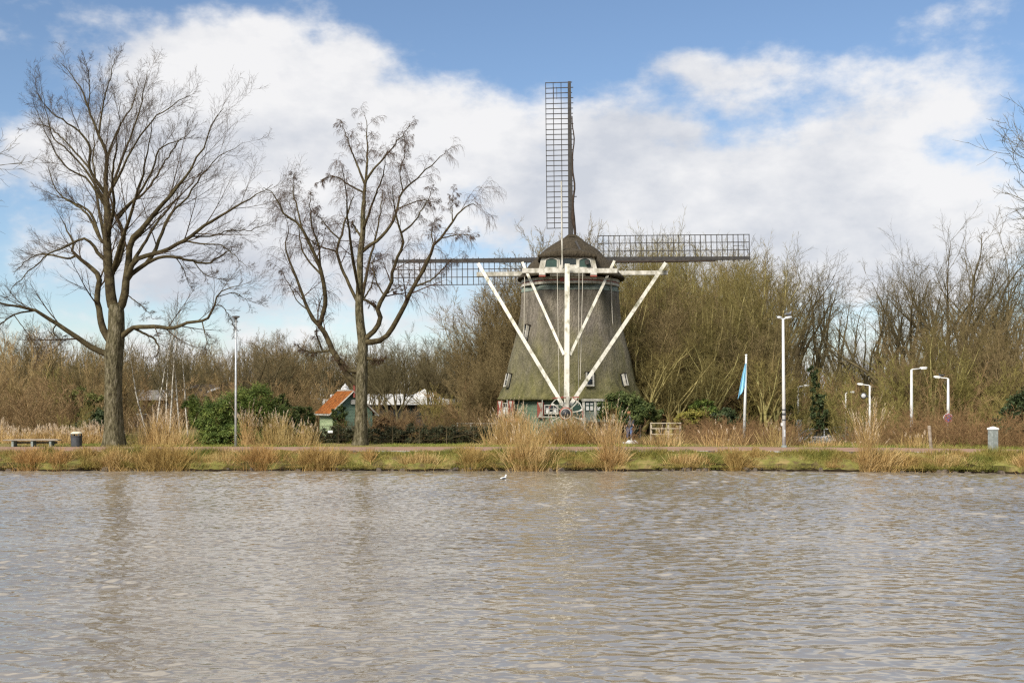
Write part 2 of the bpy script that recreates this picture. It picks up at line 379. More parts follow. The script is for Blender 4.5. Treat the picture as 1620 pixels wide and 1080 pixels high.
def join(parts):
    V = []; Q = []; b = 0
    for v, q in parts: V.append(v); Q.append(q+b); b += len(v)
    return np.concatenate(V), np.concatenate(Q)
def grow(rng, P_, R_, n, t0, t1, ang, lenr, K, up=0.0, wig=.12, rr=.6, tip=.25, shape=.5, rmin=.004, jit=.35, abslen=None, flat=None):
    """n shoots from every parent; returns (points, radii)"""
    N, Kp, _ = P_.shape
    t = t0+(t1-t0)*((np.arange(n)[None, :]+rng.uniform(0, 1, (N, n)))/n)
    f = np.clip(t*(Kp-1), 0, Kp-1.001); i = f.astype(int); w = (f-i)[..., None]; ar = np.arange(N)[:, None]
    base = P_[ar, i]*(1-w)+P_[ar, i+1]*w; tan = norm(P_[ar, i+1]-P_[ar, i]); rad = R_[ar, i]*(1-w[..., 0])+R_[ar, i+1]*w[..., 0]
    ref = np.where(np.abs(tan[..., 2:3]) > .8, np.array([1., .2, 0]), np.array([0, 0, 1.]))
    u = norm(np.cross(tan, ref)); v = np.cross(tan, u)
    az = (np.arange(n)[None, :]*2.39996+rng.uniform(0, 2*PI, (N, 1))+rng.normal(0, .5, (N, n)))[..., None]
    an = (ang*(1+rng.normal(0, jit, (N, n))))[..., None]
    d = tan*np.cos(an)+(u*np.cos(az)+v*np.sin(az))*np.sin(an)
    pl = np.linalg.norm(np.diff(P_, axis=1), axis=-1).sum(1)[:, None]
    Ln = (pl*lenr if abslen is None else abslen)*(1-shape*t)*rng.uniform(.6, 1.25, (N, n))
    M_ = N*n; d = norm(d.reshape(M_, 3)); Ln = np.broadcast_to(Ln, (N, n)).reshape(M_, 1); C = np.empty((M_, K, 3)); C[:, 0] = base.reshape(M_, 3)
    for k in range(1, K):
        d = norm(d+np.array([0, 0, up])/(K-1)+rng.normal(0, wig, (M_, 3)))
        C[:, k] = C[:, k-1]+d*Ln/(K-1)
    r0 = np.maximum(rad.reshape(M_)*rr, rmin)
    r0 = np.minimum(r0, np.maximum(Ln[:, 0]*.022, rmin))
    s = np.linspace(0, 1, K)[None, :]
    return C, r0[:, None]*(1-s*(1-tip))
def smooth_line(pts, rs, K):
    """Catmull-Rom through hand-set points, K even samples"""
    p = np.array(pts, float); r = np.array(rs, float)
    q = np.concatenate([[2*p[0]-p[1]], p, [2*p[-1]-p[-2]]]); out = []; ro = []
    for i in range(len(p)-1):
        a, b, c, d = q[i:i+4]; t = np.linspace(0, 1, 9)[:-1, None]
        out.append(.5*((2*b)+(c-a)*t+(2*a-5*b+4*c-d)*t**2+(3*b-a-3*c+d)*t**3)); ro.append(r[i]+(r[i+1]-r[i])*t[:, 0])
    out.append(p[-1:]); ro.append(r[-1:]); out = np.concatenate(out); ro = np.concatenate(ro)
    s = np.concatenate([[0], np.cumsum(np.linalg.norm(np.diff(out, axis=0), axis=1))]); u = np.linspace(0, s[-1], K)
    return np.stack([np.interp(u, s, out[:, j]) for j in range(3)], -1), np.interp(u, s, ro)

def copy_tree(o, parent=None):
    c = o.copy(); links(c); c.parent = parent
    for ch in o.children: copy_tree(ch, c)
    return c

# ------------------------------------------------------------------ the two big bare trees by the path, limb by limb
M_bark = mat('grey_bark', (.048, .040, .025), (.185, .160, .108), 10, .95, stretch=(1, 1, .30), bump=2.4, bscale=18, c3=(.105, .092, .052))
M_limb = mat('mossy_limb_bark', (.034, .026, .016), (.095, .078, .042), 4, .95, bump=.6, bscale=20)
M_twig = mat('dark_twig', (.055, .038, .024), (.10, .074, .048), 2, .9)
M_twig2 = mat('reddish_twig', (.055, .034, .023), (.11, .072, .048), 2, .9)

def hero(name, label, Y0, trunk, limbs, seed, levels, group=None):
    rng = np.random.default_rng(seed)
    mpx = Y0/F
    base = P(trunk[0][0], trunk[0][1], Y0); base.z = G-.02
    root = thing(name, base, label, 'tree', group)
    tp, tr = smooth_line([P(x, y, Y0) for x, y, r in trunk], [r*mpx*.93 for x, y, r in trunk], 34)
    placed = [(tp, tr)]
    V, Q = tubes(tp[None], tr[None], 18)
    # roots flare and slight fluting of the bole
    c = np.repeat(tp, 18, axis=0); a = np.arctan2(V[:, 1]-c[:, 1], V[:, 0]-c[:, 0]); h = np.clip(1-(V[:, 2]-base.z)/1.6, 0, 1)**2
    k = 1+.05*np.sin(a*5+1)+.03*np.sin(a*9+V[:, 2]*2)+h*(.10*np.sin(a*4+.5)+.05)
    V[:, :2] = c[:, :2]+(V[:, :2]-c[:, :2])*k[:, None]
    np_obj('trunk', V, Q, M_bark, root)
    LP = []; LR = []
    for li, lim in enumerate(limbs):
        depth = lim[0]; pts = lim[1:]
        # begin at the nearest point of what already stands
        x0, y0 = pts[0][0], pts[0][1]; best = None
        for (pp, rr) in placed:
            sx = 810+pp[:, 0]/pp[:, 1]*F; sy = HOR-(pp[:, 2]-EYE)/pp[:, 1]*F
            dd = np.hypot(sx-x0, sy-y0); j = int(dd.argmin())
            if best is None or dd[j] < best[0]: best = (dd[j], pp[j], rr[j])
        Yc = best[1][1]; w = []; rs = []; acc = 0; prev = None
        for (x, y, r) in pts:
            if prev is not None: acc += math.hypot(x-prev[0], y-prev[1])*mpx
            prev = (x, y); yy = Yc+depth*acc
            w.append(P(x, y, yy)); rs.append(r*mpx*.86*min(1, r/4)**.22)
        w[0] = Vector(best[1]); rs[0] = min(rs[0], best[2])
        pl, rl = smooth_line(w, rs, 22)
        sc_ = np.linspace(0, 1, 22)[:, None]*np.minimum(1, np.linspace(0, 4, 22))[:, None]
        jit = rng.normal(0, .035, (22, 3)); jit[0] = 0
        pl = pl+jit*sc_
        placed.append((pl, rl)); LP.append(pl); LR.append(rl)
    LP = np.array(LP); LR = np.array(LR)
    V, Q = tubes(LP, LR, 8)
    np_obj('limb', V, Q, M_limb, root)
    parts = []
    curP, curR = LP, LR
    for (n, t0, t1, ang, lenr, K, up, wig, rr, tip, shape, absl, rmin) in levels:
        cp, crr = grow(rng, curP, curR, n, t0, t1, ang, lenr, K, up, wig, rr, tip, shape, rmin=rmin, abslen=absl)
        parts.append(tubes(cp, crr, 4 if K > 4 else 3)); curP, curR = cp, crr
    V, Q = join(parts)
    np_obj('crown', V, Q, M_twig if seed == 11 else M_twig2, root)
    return root

T1_trunk = [(181, 708, 21), (181, 702, 18.5), (180.5, 690, 17), (180, 670, 15.5), (179, 640, 14.5), (179.5, 600, 14.3), (180, 560, 15), (183, 535, 14), (184, 510, 13.5), (184, 492, 13), (183, 482, 11)]
T1 = [
 (.05, (182,488,10.5), (178,482,10), (174,455,9), (173,435,8.8), (170,400,8), (169,384,7.5), (170,345,6.5), (167,306,5.5)),
 (-.1, (196,496,8), (196,474,7.5), (199,446,6.8), (203,417,6), (206,384,5.5), (217,371,5), (230,355,4.6), (241,342,4), (261,319,3.4), (280,298,3), (295,280,2.5), (301,268,2.2), (322,231,1.6), (338,191,1.1), (354,170,.7)),
 (.1, (165,552,7), (163,520,6.5), (157,490,5.5), (153,470,5.2), (157,446,5), (153,431,4.6), (137,418,3.8), (123,406,3.2), (114,396,2.8), (116,384,2.4), (106,363,1.6), (96,345,.9)),
 (.35, (123,406,2.6), (108,409,2.2), (79,403,1.8), (60,403,1.5), (43,411,1.2), (24,428,.8)),
 (-.3, (160,412,4), (156,402,3.6), (147,387,3), (132,377,2.6), (118,383,2.4), (96,394,2), (79,400,1.8), (58,418,1.4), (38,435,1.1), (19,456,.8), (5,473,.5)),
 (.3, (168,385,3.6), (159,379,3.2), (144,348,2.6), (130,331,2.2), (108,318,1.7), (94,312,1.1), (70,302,.7)),
 (-.25, (164,560,6), (150,552,5.4), (135,543,4.9), (108,524,4.2), (84,508,3.6), (53,491,2.9), (26,484,2.3), (0,478,1.9), (-40,470,1.3), (-80,468,.6)),
 (.2, (53,492,2), (24,497,1.7), (0,512,1.2), (-30,520,.6)),
 (-.2, (24,502,1.1), (41,524,1), (55,545,.7), (62,570,.4)),
 (.3, (86,511,1.5), (84,524,1.4), (96,536,1.2), (104,528,.8)),
 (-.3, (190,535,6.5), (197,529,5.5), (210,518.5,4.4), (241,517,3.8), (274,518.5,3.4), (295,511,3), (324,505,2.6), (337,487,2.1), (346,467,1.6), (365,456,1.1), (383,451,.6)),
 (.3, (346,467,1.1), (370,463,1), (388,473,.8), (417,481,.4)),
 (.1, (212,520,2.6), (235,531,2.3), (246,538,2), (250,556,1.5), (243,566,.8)),
 (.3, (338,487,1.2), (352,485,1.1), (365,505,.9), (373,526,.5)),
 (-.2, (321,508,1.4), (326,534,1.1), (334,560,.6)),
 (.25, (200,440,5), (211,430,4.6), (228,420,4.2), (241,404,3.8), (251,384,3.4), (261,355,3), (274,334,2.6), (295,315,2.1), (314,284,1.7), (346,248,1.1), (383,227,.6)),
 (-.3, (203,440,5.2), (212,414,4.6), (233,404,4.2), (259,397,3.8), (295,378,3.4), (329,353,2.9), (357,337,2.4), (383,321,1.9), (409,306,1.2), (430,292,.6)),
 (-.2, (230,418,3.6), (254,407,3), (280,407,2.7), (305,413,2.4), (331,415,2.1), (350,404,1.6), (370,391,.8)),
 (.3, (275,407,1.4), (290,425,1.1), (300,454,.5)), (-.2, (306,414,1.4), (326,435,1.1), (362,443,.5)),
 (.2, (308,371,1.8), (337,373,1.6), (365,364,1.3), (396,364,1), (425,355,.5)),
 (-.2, (287,384,1.9), (321,386,1.7), (347,387,1.4), (370,404,1), (391,422,.5)),
 (.2, (206,456,1.4), (215,477,1.2), (228,487,1), (243,505,.5)),
 (.25, (184,442,5), (189,410,4.6), (195,381,4.2), (191,358,3.6), (186,347,3), (176,330,2.2)),
 (-.2, (188,347,3), (202,327,2.8), (220,306,2.5), (240,272,2.1), (253,236,1.7), (285,223,1.1), (310,212,.6)),
 (.1, (171,330,5), (167,284,4), (169,244,3.4), (155,211,2.7), (138,166,2), (126,138,1.5), (98,101,.7)),
 (.3, (156,212,2.3), (163,166,1.8), (175,121,1.2), (183,89,.6)), (-.3, (139,167,1.6), (142,134,1.2), (134,89,.6)),
 (-.3, (163,305,3.6), (142,268,2.9), (142,231,2.4), (118,203,2), (81,178,1.3), (57,146,.6)),
 (.3, (143,268,2.4), (122,244,2), (98,219,1.6), (75,200,1.1), (50,196,.5)),
 (.2, (165,325,3), (140,276,2.3), (110,240,1.8), (85,219,1.5), (73,174,1), (66,140,.5)),
 (-.2, (160,330,2.8), (138,284,2.1), (102,262,1.6), (73,211,1.1), (53,160,.5)),
 (.25, (172,312,3.6), (176,300,3), (191,256,2.5), (212,203,1.9), (228,138,1.2), (233,112,.6)),
 (-.35, (176,315,3), (190,275,2.4), (212,231,1.9), (244,187,1.5), (281,162,1.1), (300,150,.5)),
 (.3, (169,245,2.4), (180,220,2), (191,195,1.7), (214,158,1.3), (216,121,.6)),
 (-.3, (184,345,3), (205,322,2.5), (228,305,2.2), (250,275,1.8), (277,231,1.3), (301,208,.6)),
 (.3, (162,378,3.2), (143,337,2.5), (118,321,2), (96,309,1.6), (82,285,1.2), (77,260,.5)),
 (.9, (175,440,5), (170,400,4), (160,350,3), (150,290,2.2), (148,220,1.2), (150,180,.6)),
 (-.9, (180,430,5), (190,390,4), (205,345,3), (222,290,2.2), (235,230,1.3), (240,190,.6)),
 (-.8, (178,380,4), (180,330,3), (178,280,2.2), (186,220,1.3), (190,160,.6)),
 (.9, (200,430,4), (225,390,3), (250,350,2.3), (285,310,1.4), (320,270,.6)),
]
hero('bare_tree', 'tall broad bare tree with long low side limbs, thick trunk beside the litter bin', 54.1, T1_trunk, T1, 11,
     [(10, .22, 1.0, .50, .36, 8, .30, .045, .34, .25, .45, None, .007),
      (7, .15, 1.0, .55, .50, 6, .22, .055, .5, .35, .4, None, .0048),
      (7, .15, 1.0, .58, .58, 4, .12, .075, .62, .45, .3, None, .0036),
      (2, .2, 1.0, .58, .6, 3, .1, .10, .8, .5, .3, None, .003)])

T2_trunk = [(570, 706, 14), (570, 699, 12.5), (571, 685, 11), (571, 650, 10), (572, 600, 9.8), (573, 565, 9), (574, 545, 8.5), (570, 515, 7.4), (568, 486, 6.8), (569, 441, 5.6), (570, 401, 5), (574, 367, 4.5), (574, 338, 4), (576, 318, 3.5)]
T2 = [
 (.05, (575,322,3.4), (576,308,3.3), (578,290,2.9), (581,256,2.2), (580,215,1.4), (578,182,.5)),
 (.2, (577,292,2.6), (563,256,1.9), (550,223,1.3), (539,190,.6)), (-.2, (579,288,2.8), (592,267,2.3), (615,241,1.7), (637,215,1.1), (648,197,.5)),
 (-.3, (575,308,2.2), (552,293,1.7), (526,278,1.3), (500,290,.6)), (.2, (568,375,2.6), (561,360,2), (557,349,1.2)),
 (.25, (571,401,3.8), (585,388,3.5), (600,378,3.2), (618,356,2.8), (630,327,2.4), (637,304,2.1), (659,282,1.7), (689,256,1.2), (704,241,.6)),
 (-.2, (637,305,1.6), (633,271,1.2), (641,241,.9), (640,215,.5)), (.3, (628,332,1.5), (667,317,1.2), (696,323,.6)),
 (-.25, (574,536,5.4), (585,529,5), (596,519,4.8), (602,501,4.5), (597,486,4.2), (608,467,3.7), (618,449,3.4), (624,419,3), (637,390,2.6), (635,371,2.3), (628,345,1.9), (624,318,1.3), (622,290,.6)),
 (.2, (636,375,2.2), (655,352,1.7), (670,327,1.3), (685,297,.6)), (.15, (570,472,2.4), (581,476,2.4), (596,487,2.6)),
 (.4, (606,471,1.9), (600,455,1.7), (592,434,1.5), (589,415,1.2), (597,400,.7)), (-.3, (608,468,1.6), (622,458,1.2), (637,452,.6)),
 (.3, (577,470,2), (586,455,1.7), (592,438,1.1), (594,425,.5)),
 (-.3, (574,541,6), (588,541,5.6), (600,539,5.2), (610,533,5), (618,523,4.8), (637,490,4.2), (655,452,3.7), (674,419,3.2), (685,390,2.8), (707,364,2.3), (718,345,2), (737,327,1.4), (748,322,1), (760,330,.5)),
 (.2, (717,348,1.4), (715,323,1.1), (718,301,.5)), (-.2, (655,453,2.2), (681,443,1.8), (707,419,1.3), (720,405,.6)),
 (.3, (685,391,1.6), (683,367,1.3), (690,346,.6)), (-.3, (698,374,1.5), (730,371,1.1), (752,376,.5)),
 (.15, (565,616,6), (553,597,5.8), (541,578,5.6), (526,555,5.2), (511,522,4.6), (491,500,3.8), (489,493,3.4), (474,456,2.8), (459,415,2.2), (452,390,1.6), (457,360,.8), (450,340,.5)),
 (-.25, (509,519,4.2), (515,475,4), (507,427,3.6), (492,390,3.1), (474,356,2.6), (452,338,2.1), (437,315,1.5), (418,297,.7)),
 (.3, (476,360,2), (470,327,1.6), (463,301,1.2), (467,271,.6)), (-.3, (505,420,2.2), (504,390,1.9), (494,360,1.7), (491,334,1.3), (492,304,.6)),
 (-.1, (566,588,4), (556,587,3.9), (548,581,3.7), (538,570,3.6), (530,558,3.2)), (.3, (513,556,2.6), (498,557,2.3), (481,554,1.8), (470,544,.8)),
 (-.3, (509,553,2.2), (502,533,1.8), (500,515,1)), (.3, (488,490,1.6), (470,475,1.3), (455,445,.9), (437,419,.5)),
 (.25, (567,479,3.4), (555,456,3.2), (537,415,2.9), (533,390,2.6), (542,371,2.3), (546,349,1.9), (557,315,1.3), (559,300,.6)),
 (-.2, (532,402,2), (507,390,1.6), (480,372,.8)), (.2, (535,382,1.9), (518,360,1.5), (504,341,1), (495,330,.5)),
 (-.2, (576,566,3.6), (582,567,3.2), (598,570,2.6), (609,567,1.8)),
 (.8, (571,500,4), (575,460,3.3), (585,410,2.6), (600,350,1.8), (605,300,.7)), (-.8, (570,470,4), (560,420,3.2), (552,370,2.4), (548,310,1.4), (540,260,.6)),
 (-.9, (573,360,3), (590,320,2.2), (605,280,1.4), (612,240,.6)), (.9, (500,440,2.4), (480,400,1.8), (470,350,1.1), (450,310,.5)),
]
hero('bare_tree', 'bare tree with twisting dark limbs and drooping twigs, trunk in front of the shed', 56.2, T2_trunk, T2, 12,
     [(9, .30, 1.0, .66, .21, 7, .0, .07, .36, .3, .3, None, .006),
      (7, .2, 1.0, .7, .6, 5, -.7, .08, .55, .4, .3, None, .0046),
      (6, .2, 1.0, .6, .85, 5, -1.3, .075, .65, .5, .2, None, .0038),
      (3, .2, 1.0, .55, .6, 4, -1.3, .09, .8, .5, .2, None, .0033)])

# ------------------------------------------------------------------ windmill
M_white = mat('weathered_white_paint', (.22, .205, .15), (.55, .525, .46), 3.2, .7, stretch=(1, 1, .5), detail=9, bump=.12, bscale=30)
M_white2 = mat('streaked_white_timber', (.14, .135, .075), (.53, .50, .42), 2.6, .8, stretch=(1, 1, .35), detail=10, lo=.30, hi=.52, bump=.3, bscale=40)
M_green = mat('green_boards', (.04, .07, .045), (.075, .115, .07), 3, .7, stretch=(1, 1, 2))
M_gdark = mat('dark_green_paint', (.012, .035, .026), (.022, .055, .04), 3, .5)
M_ggrey = mat('weathered_green_boards', (.10, .13, .10), (.21, .24, .20), 4, .85, stretch=(1, 1, .4))
M_red = mat('oxide_red_paint', (.19, .035, .022), (.26, .06, .035), 4, .6)
M_black = mat('tarred_timber', (.018, .016, .014), (.045, .040, .034), 5, .8)
M_sail = mat('dark_sailcloth', (.035, .026, .020), (.06, .045, .035), 5, .9)
M_iron = mat('black_iron', (.012, .012, .014), (.03, .03, .033), 5, .5)
M_glass = mat('dark_window_glass', (.02, .024, .026), None, rough=.06)
M_curtain = mat('pale_curtain', (.55, .54, .50), (.68, .67, .63), 6, .9)
M_rope = mat('pale_rope', (.42, .39, .32), None, rough=.9)

def thatch_mat(name, cols, moss, amt):
    m, nt, b = new_mat(name); N = nt.nodes.new; L = nt.links.new
    b.inputs['Roughness'].default_value = .95; b.inputs['Specular IOR Level'].default_value = .15
    tc = N('ShaderNodeTexCoord')
    def noise(sc, st, det, loc=(0, 0, 0)):
        mp = N('ShaderNodeMapping'); mp.inputs['Scale'].default_value = st; mp.inputs['Location'].default_value = loc; L(tc.outputs['Object'], mp.inputs[0])
        n = N('ShaderNodeTexNoise'); n.inputs['Scale'].default_value = sc; n.inputs['Detail'].default_value = det; n.inputs['Roughness'].default_value = .62; L(mp.outputs[0], n.inputs['Vector']); return n.outputs['Fac']
    r = N('ShaderNodeValToRGB'); e = r.color_ramp.elements; L(noise(7, (1, 1, .28), 9), r.inputs[0])
    e[0].position = .3; e[0].color = (*cols[0], 1); e[1].position = .7; e[1].color = (*cols[1], 1)
    # moss keeps to the lower slopes in ragged tongues
    sp = N('ShaderNodeSeparateXYZ'); L(tc.outputs['Object'], sp.inputs[0])
    z = N('ShaderNodeMapRange'); L(sp.outputs[2], z.inputs[0]); z.inputs[1].default_value = amt[0]; z.inputs[2].default_value = amt[1]; z.inputs[3].default_value = .62; z.inputs[4].default_value = -.25; z.clamp = True
    a = N('ShaderNodeMath'); a.operation = 'ADD'; L(z.outputs[0], a.inputs[0]); L(noise(.9, (1, 1, .45), 7, (4, 1, 0)), a.inputs[1])
    mr = N('ShaderNodeMapRange'); L(a.outputs[0], mr.inputs[0]); mr.inputs[1].default_value = .45; mr.inputs[2].default_value = 1.0
    mc = N('ShaderNodeValToRGB'); L(noise(3.2, (1, 1, .5), 8, (1, 9, 0)), mc.inputs[0]); k = mc.color_ramp.elements
    k[0].position = .35; k[0].color = (*moss[0], 1); k[1].position = .68; k[1].color = (*moss[1], 1)
    mx = N('ShaderNodeMix'); mx.data_type = 'RGBA'; L(mr.outputs[0], mx.inputs[0]); L(r.outputs[0], mx.inputs[6]); L(mc.outputs[0], mx.inputs[7])
    # damp dark tongues
    st = N('ShaderNodeMapRange'); L(noise(.55, (1, 1, .42), 5, (8.3, 2, 3)), st.inputs[0]); st.inputs[1].default_value = .52; st.inputs[2].default_value = .72; st.inputs[3].default_value = 0; st.inputs[4].default_value = .78
    m2 = N('ShaderNodeMix'); m2.data_type = 'RGBA'; L(st.outputs[0], m2.inputs[0]); L(mx.outputs[2], m2.inputs[6]); m2.inputs[7].default_value = (.045, .043, .028, 1)
    L(m2.outputs[2], b.inputs['Base Color'])
    bp = N('ShaderNodeBump'); bp.inputs['Strength'].default_value = 1.0; bp.inputs['Distance'].default_value = .16
    L(noise(13, (1, 1, .4), 6), bp.inputs['Height']); L(bp.outputs[0], b.inputs['Normal'])
    return m
M_thatch = thatch_mat('thatch', ((.112, .098, .074), (.245, .215, .172)), ((.105, .101, .037), (.22, .20, .085)), (1.0, 9.5))
M_capthatch = thatch_mat('dark_thatch', ((.035, .028, .018), (.085, .068, .045)), ((.06, .055, .02), (.10, .085, .03)), (-2.5, 1.5))

def clap_mat(name, c1, c2, pitch=.2):
    m = mat(name, c1, c2, 3, .75, stretch=(1, 1, 2.5)); nt = m.node_tree; b = nt.nodes['Principled BSDF']; N = nt.nodes.new; L = nt.links.new
    tc = N('ShaderNodeTexCoord'); sp = N('ShaderNodeSeparateXYZ'); L(tc.outputs['Object'], sp.inputs[0])
    d = N('ShaderNodeMath'); d.operation = 'DIVIDE'; L(sp.outputs[2], d.inputs[0]); d.inputs[1].default_value = pitch
    f = N('ShaderNodeMath'); f.operation = 'FRACT'; L(d.outputs[0], f.inputs[0])
    bp = N('ShaderNodeBump'); bp.inputs['Distance'].default_value = .05; bp.invert = True; L(f.outputs[0], bp.inputs['Height']); L(bp.outputs[0], b.inputs['Normal'])
    return m
M_clap = clap_mat('green_clapboard', (.055, .088, .050), (.105, .145, .082))

MILL_Y = 71.0; MX = PX(902, MILL_Y)
mill = thing('windmill', (MX, MILL_Y, G-.02), 'thatched windmill with lattice sails, white tail poles and a green boarded base', 'windmill')
ANG = [math.radians(a) for a in (-33, 33, 72, 112, 147, 213, 248, 282)]   # corners, 0 = facing the river
_pz = np.array([2.95, 3.02, 3.15, 3.77, 4.52, 5.62, 6.77, 8.1, 9.0, 9.72]); _pr = np.array([4.60, 4.68, 4.60, 4.30, 4.09, 3.85, 3.53, 3.23, 3.16, 3.13])
def body_r(z): return float(np.interp(z, _pz, _pr))
def octo(R, n=10, rnd=.12):
    """rounded octagon of corner radius R, points anticlockwise seen from above, starting at the left front corner"""
    c = [Vector((math.sin(a)*R, -math.cos(a)*R)) for a in ANG]; out = []
    for i in range(8):
        a, b = c[i], c[(i+1) % 8]
        for k in range(n): out.append(a.lerp(b, k/n))
    m = len(out); q = out
    for _ in range(2): q = [(q[i-1]+q[i]*2+q[(i+1) % m])/4 for i in range(m)]
    return q
def on_body(dx, z, out=0.0, R=None):
    """front point of the thatch at sideways offset dx and height z, with the slope's axes"""
    def yat(R, dx):
        c = [Vector((math.sin(a)*R, -math.cos(a)*R)) for a in ANG]; best = None
        for i in range(8):
            a, b = c[i], c[(i+1) % 8]
            if abs(b.x-a.x) < 1e-6: continue
            t = (dx-a.x)/(b.x-a.x)
            if 0 <= t <= 1:
                y = a.y+(b.y-a.y)*t
                if best is None or y < best[0]: best = (y, (b-a).normalized())
        return best
    y, ed = yat(R or body_r(z), dx)
    if ed.x < 0: ed = -ed
    y2, _ = yat(R or body_r(z+.3), dx) if not R else (y, None)
    tx = Vector((ed.x, ed.y, 0)); 
    sl = Vector((0, y2-y, .3)); n = tx.cross(sl).normalized()
    if n.y > 0: n = -n
    up = tx.cross(n).normalized()
    if up.z < 0: up = -up
    return Vector((MX+dx, MILL_Y+y, z))+n*out, tx, up, n

def mill_body():
    zs = [2.93, 2.93, 2.97, 3.05, 3.15, 3.35, 3.6, 3.9, 4.3, 4.8, 5.3, 5.8, 6.3, 6.8, 7.3, 7.8, 8.3, 8.8, 9.3, 9.72, 9.72]
    rs = [4.0, 4.56, 4.66, 4.68] + [body_r(z) for z in zs[4:-1]] + [2.8]
    rng = np.random.default_rng(3); V = []
    for z, r in zip(zs, rs):
        for p in octo(r): 
            j = rng.normal(0, .012); V.append((MX+p.x*(1+j*.3), MILL_Y+p.y*(1+j*.3), z+j))
    n = 80; Q = [[i*n+k, i*n+(k+1) % n, (i+1)*n+(k+1) % n, (i+1)*n+k] for i in range(len(zs)-1) for k in range(n)]
    np_obj('thatched_body', np.array(V), np.array(Q), M_thatch, mill)
    # weathered boarding above the thatch, and the ring with its red line
    V = []
    for z, r in ((9.60, 3.16), (9.66, 3.16), (9.94, 3.04), (9.94, 2.5)):
        for p in octo(r): V.append((MX+p.x, MILL_Y+p.y, z))
    np_obj('boarded_collar', np.array(V), np.array([[i*n+k, i*n+(k+1) % n, (i+1)*n+(k+1) % n, (i+1)*n+k] for i in range(3) for k in range(n)]), M_ggrey, mill)
    r = MB(); c = (MX, MILL_Y, 0)
    r.lathe(c, [(2.6, 9.95), (3.06, 9.95), (3.06, 10.11), (2.6, 10.11)], 64, 0); r.lathe(c, [(2.6, 10.115), (3.02, 10.115), (3.02, 10.185), (2.6, 10.185)], 64, 1)
    r.lathe(c, [(2.6, 10.19), (3.07, 10.19), (3.07, 10.36), (2.6, 10.36)], 64, 0)
    r.obox((MX-.62, MILL_Y-3.07, 10.15), (1, 0, 0), (0, 1, 0), (0, 0, 1), .14, .04, .11, 1)
    r.build('curb_ring', [M_white, M_red], mill)
    # leaning green boarded base wall under the eave
    V = []
    for z, rr in ((G-.3, 4.62), (G, 4.58), (3.0, 4.18)):
        for p in octo(rr): V.append((MX+p.x, MILL_Y+p.y, z))
    np_obj('base_wall', np.array(V), np.array([[i*n+k, i*n+(k+1) % n, (i+1)*n+(k+1) % n, (i+1)*n+k] for i in range(2) for k in range(n)]), M_clap, mill, smooth=False)
mill_body()

def slope_window(px, py0, py1, w, lean=0.0):
    """tall narrow white framed window let into the thatch"""
    Yg = 67.2
    for _ in range(6):
        z = EYE+(HOR-(py0+py1)/2)/F*Yg; dx = PX(px, Yg)-MX; c, tx, up, n = on_body(dx, z, .05); Yg = c.y
    h = abs(py1-py0)/F*Yg; f = MB()
    f.obox(c-up*0+n*.02, tx, n, up, w/2, .16, h/2, 1)
    fr = f.build('window', M_glass if False else [M_ggrey, M_glass], mill)
    g = MB()
    for s in (-1, 1): g.obox(c+tx*s*w*.45+n*.14, tx, n, up, w*.11, .09, h/2)
    g.obox(c-up*h*.48+n*.15, tx, n, up, w*.56, .09, h*.06); g.obox(c+up*h*.03+n*.145, tx, n, up, w*.4, .05, h*.02)
    g.build('frame', M_white, fr)
    t = MB(); t.obox(c+up*h*.53+n*.10, tx, n, up, w*.68, .14, h*.03); t.build('hood', M_capthatch, fr)
slope_window(835.5, 515, 537, .28); slope_window(806.5, 592, 613, .28); slope_window(933, 590, 612, .44); slope_window(985, 592, 611, .26)

def base_window(px0, px1, py0, py1, name='window', curtain=True, bars=1):
    """upright window standing just proud of the leaning base wall"""
    Y0 = MILL_Y-4.15*math.cos(math.radians(33))-.28 if px0 > 830 else None
    if Y0 is None:
        dx = PX((px0+px1)/2, 68)-MX; c, tx, up, n = on_body(dx, 2.2, .3, R=4.35)
    else:
        c = Vector((PX((px0+px1)/2, Y0), Y0, 0)); tx, n = Vector((1, 0, 0)), Vector((0, -1, 0))
    up = Vector((0, 0, 1)); Yc = c.y
    zt, zb = EYE+(HOR-py0)/F*Yc, EYE+(HOR-py1)/F*Yc; c.z = (zt+zb)/2; w = (px1-px0)/F*Yc/max(.35, abs(tx.x)); h = zt-zb
    m = MB(); m.obox(c, tx, n, up, w/2, .05, h/2); o = m.build(name, M_glass, mill)
    m = MB(); t = .05
    for s in (-1, 1):
        m.obox(c+tx*s*(w/2-t/2)+n*.06, tx, n, up, t/2+.005, .035, h/2); m.obox(c+up*s*(h/2-t/2)+n*.065, tx, n, up, w/2, .035, t/2)
    for k in range(bars): m.obox(c+tx*w*((k+1)/(bars+1)-.5)+n*.055, tx, n, up, .018, .02, h/2)
    m.obox(c+up*h*.05+n*.057, tx, n, up, w/2, .02, .018); m.build('frame', M_white, o)
    if curtain:
        for s in (-1, 1): m = MB(); m.obox(c+tx*s*w*.25-up*h*.12+n*.052, tx, n, up, w*.13, .004, h*.26); m.build('curtain', M_curtain, o)
    return c, tx, n, w, h
def shutter(c, tx, n, w, h):
    up = Vector((0, 0, 1)); m = MB()
    m.obox(c, tx, n, up, w/2, .03, h/2, 0); e = n*.034
    def tri(a, b, d): m.prism([c+e+tx*a[0]*w/2+up*a[1]*h/2 for a in (a, b, d)], n*.006, 1)
    tri((-.72, .94), (.72, .94), (.08, 0)); tri((-.72, -.94), (.72, -.94), (.08, 0)); 
    m.build('shutter', [M_red, M_white], mill)
c, tx, n, w, h = base_window(803, 812, 637, 656)
shutter(c-tx*(w/2+.28)+n*.06, tx, n, .50, .98); shutter(c+tx*(w/2+.28)+n*.06, tx, n, .50, .98)
c, tx, n, w, h = base_window(861, 883, 640, 655, bars=2)
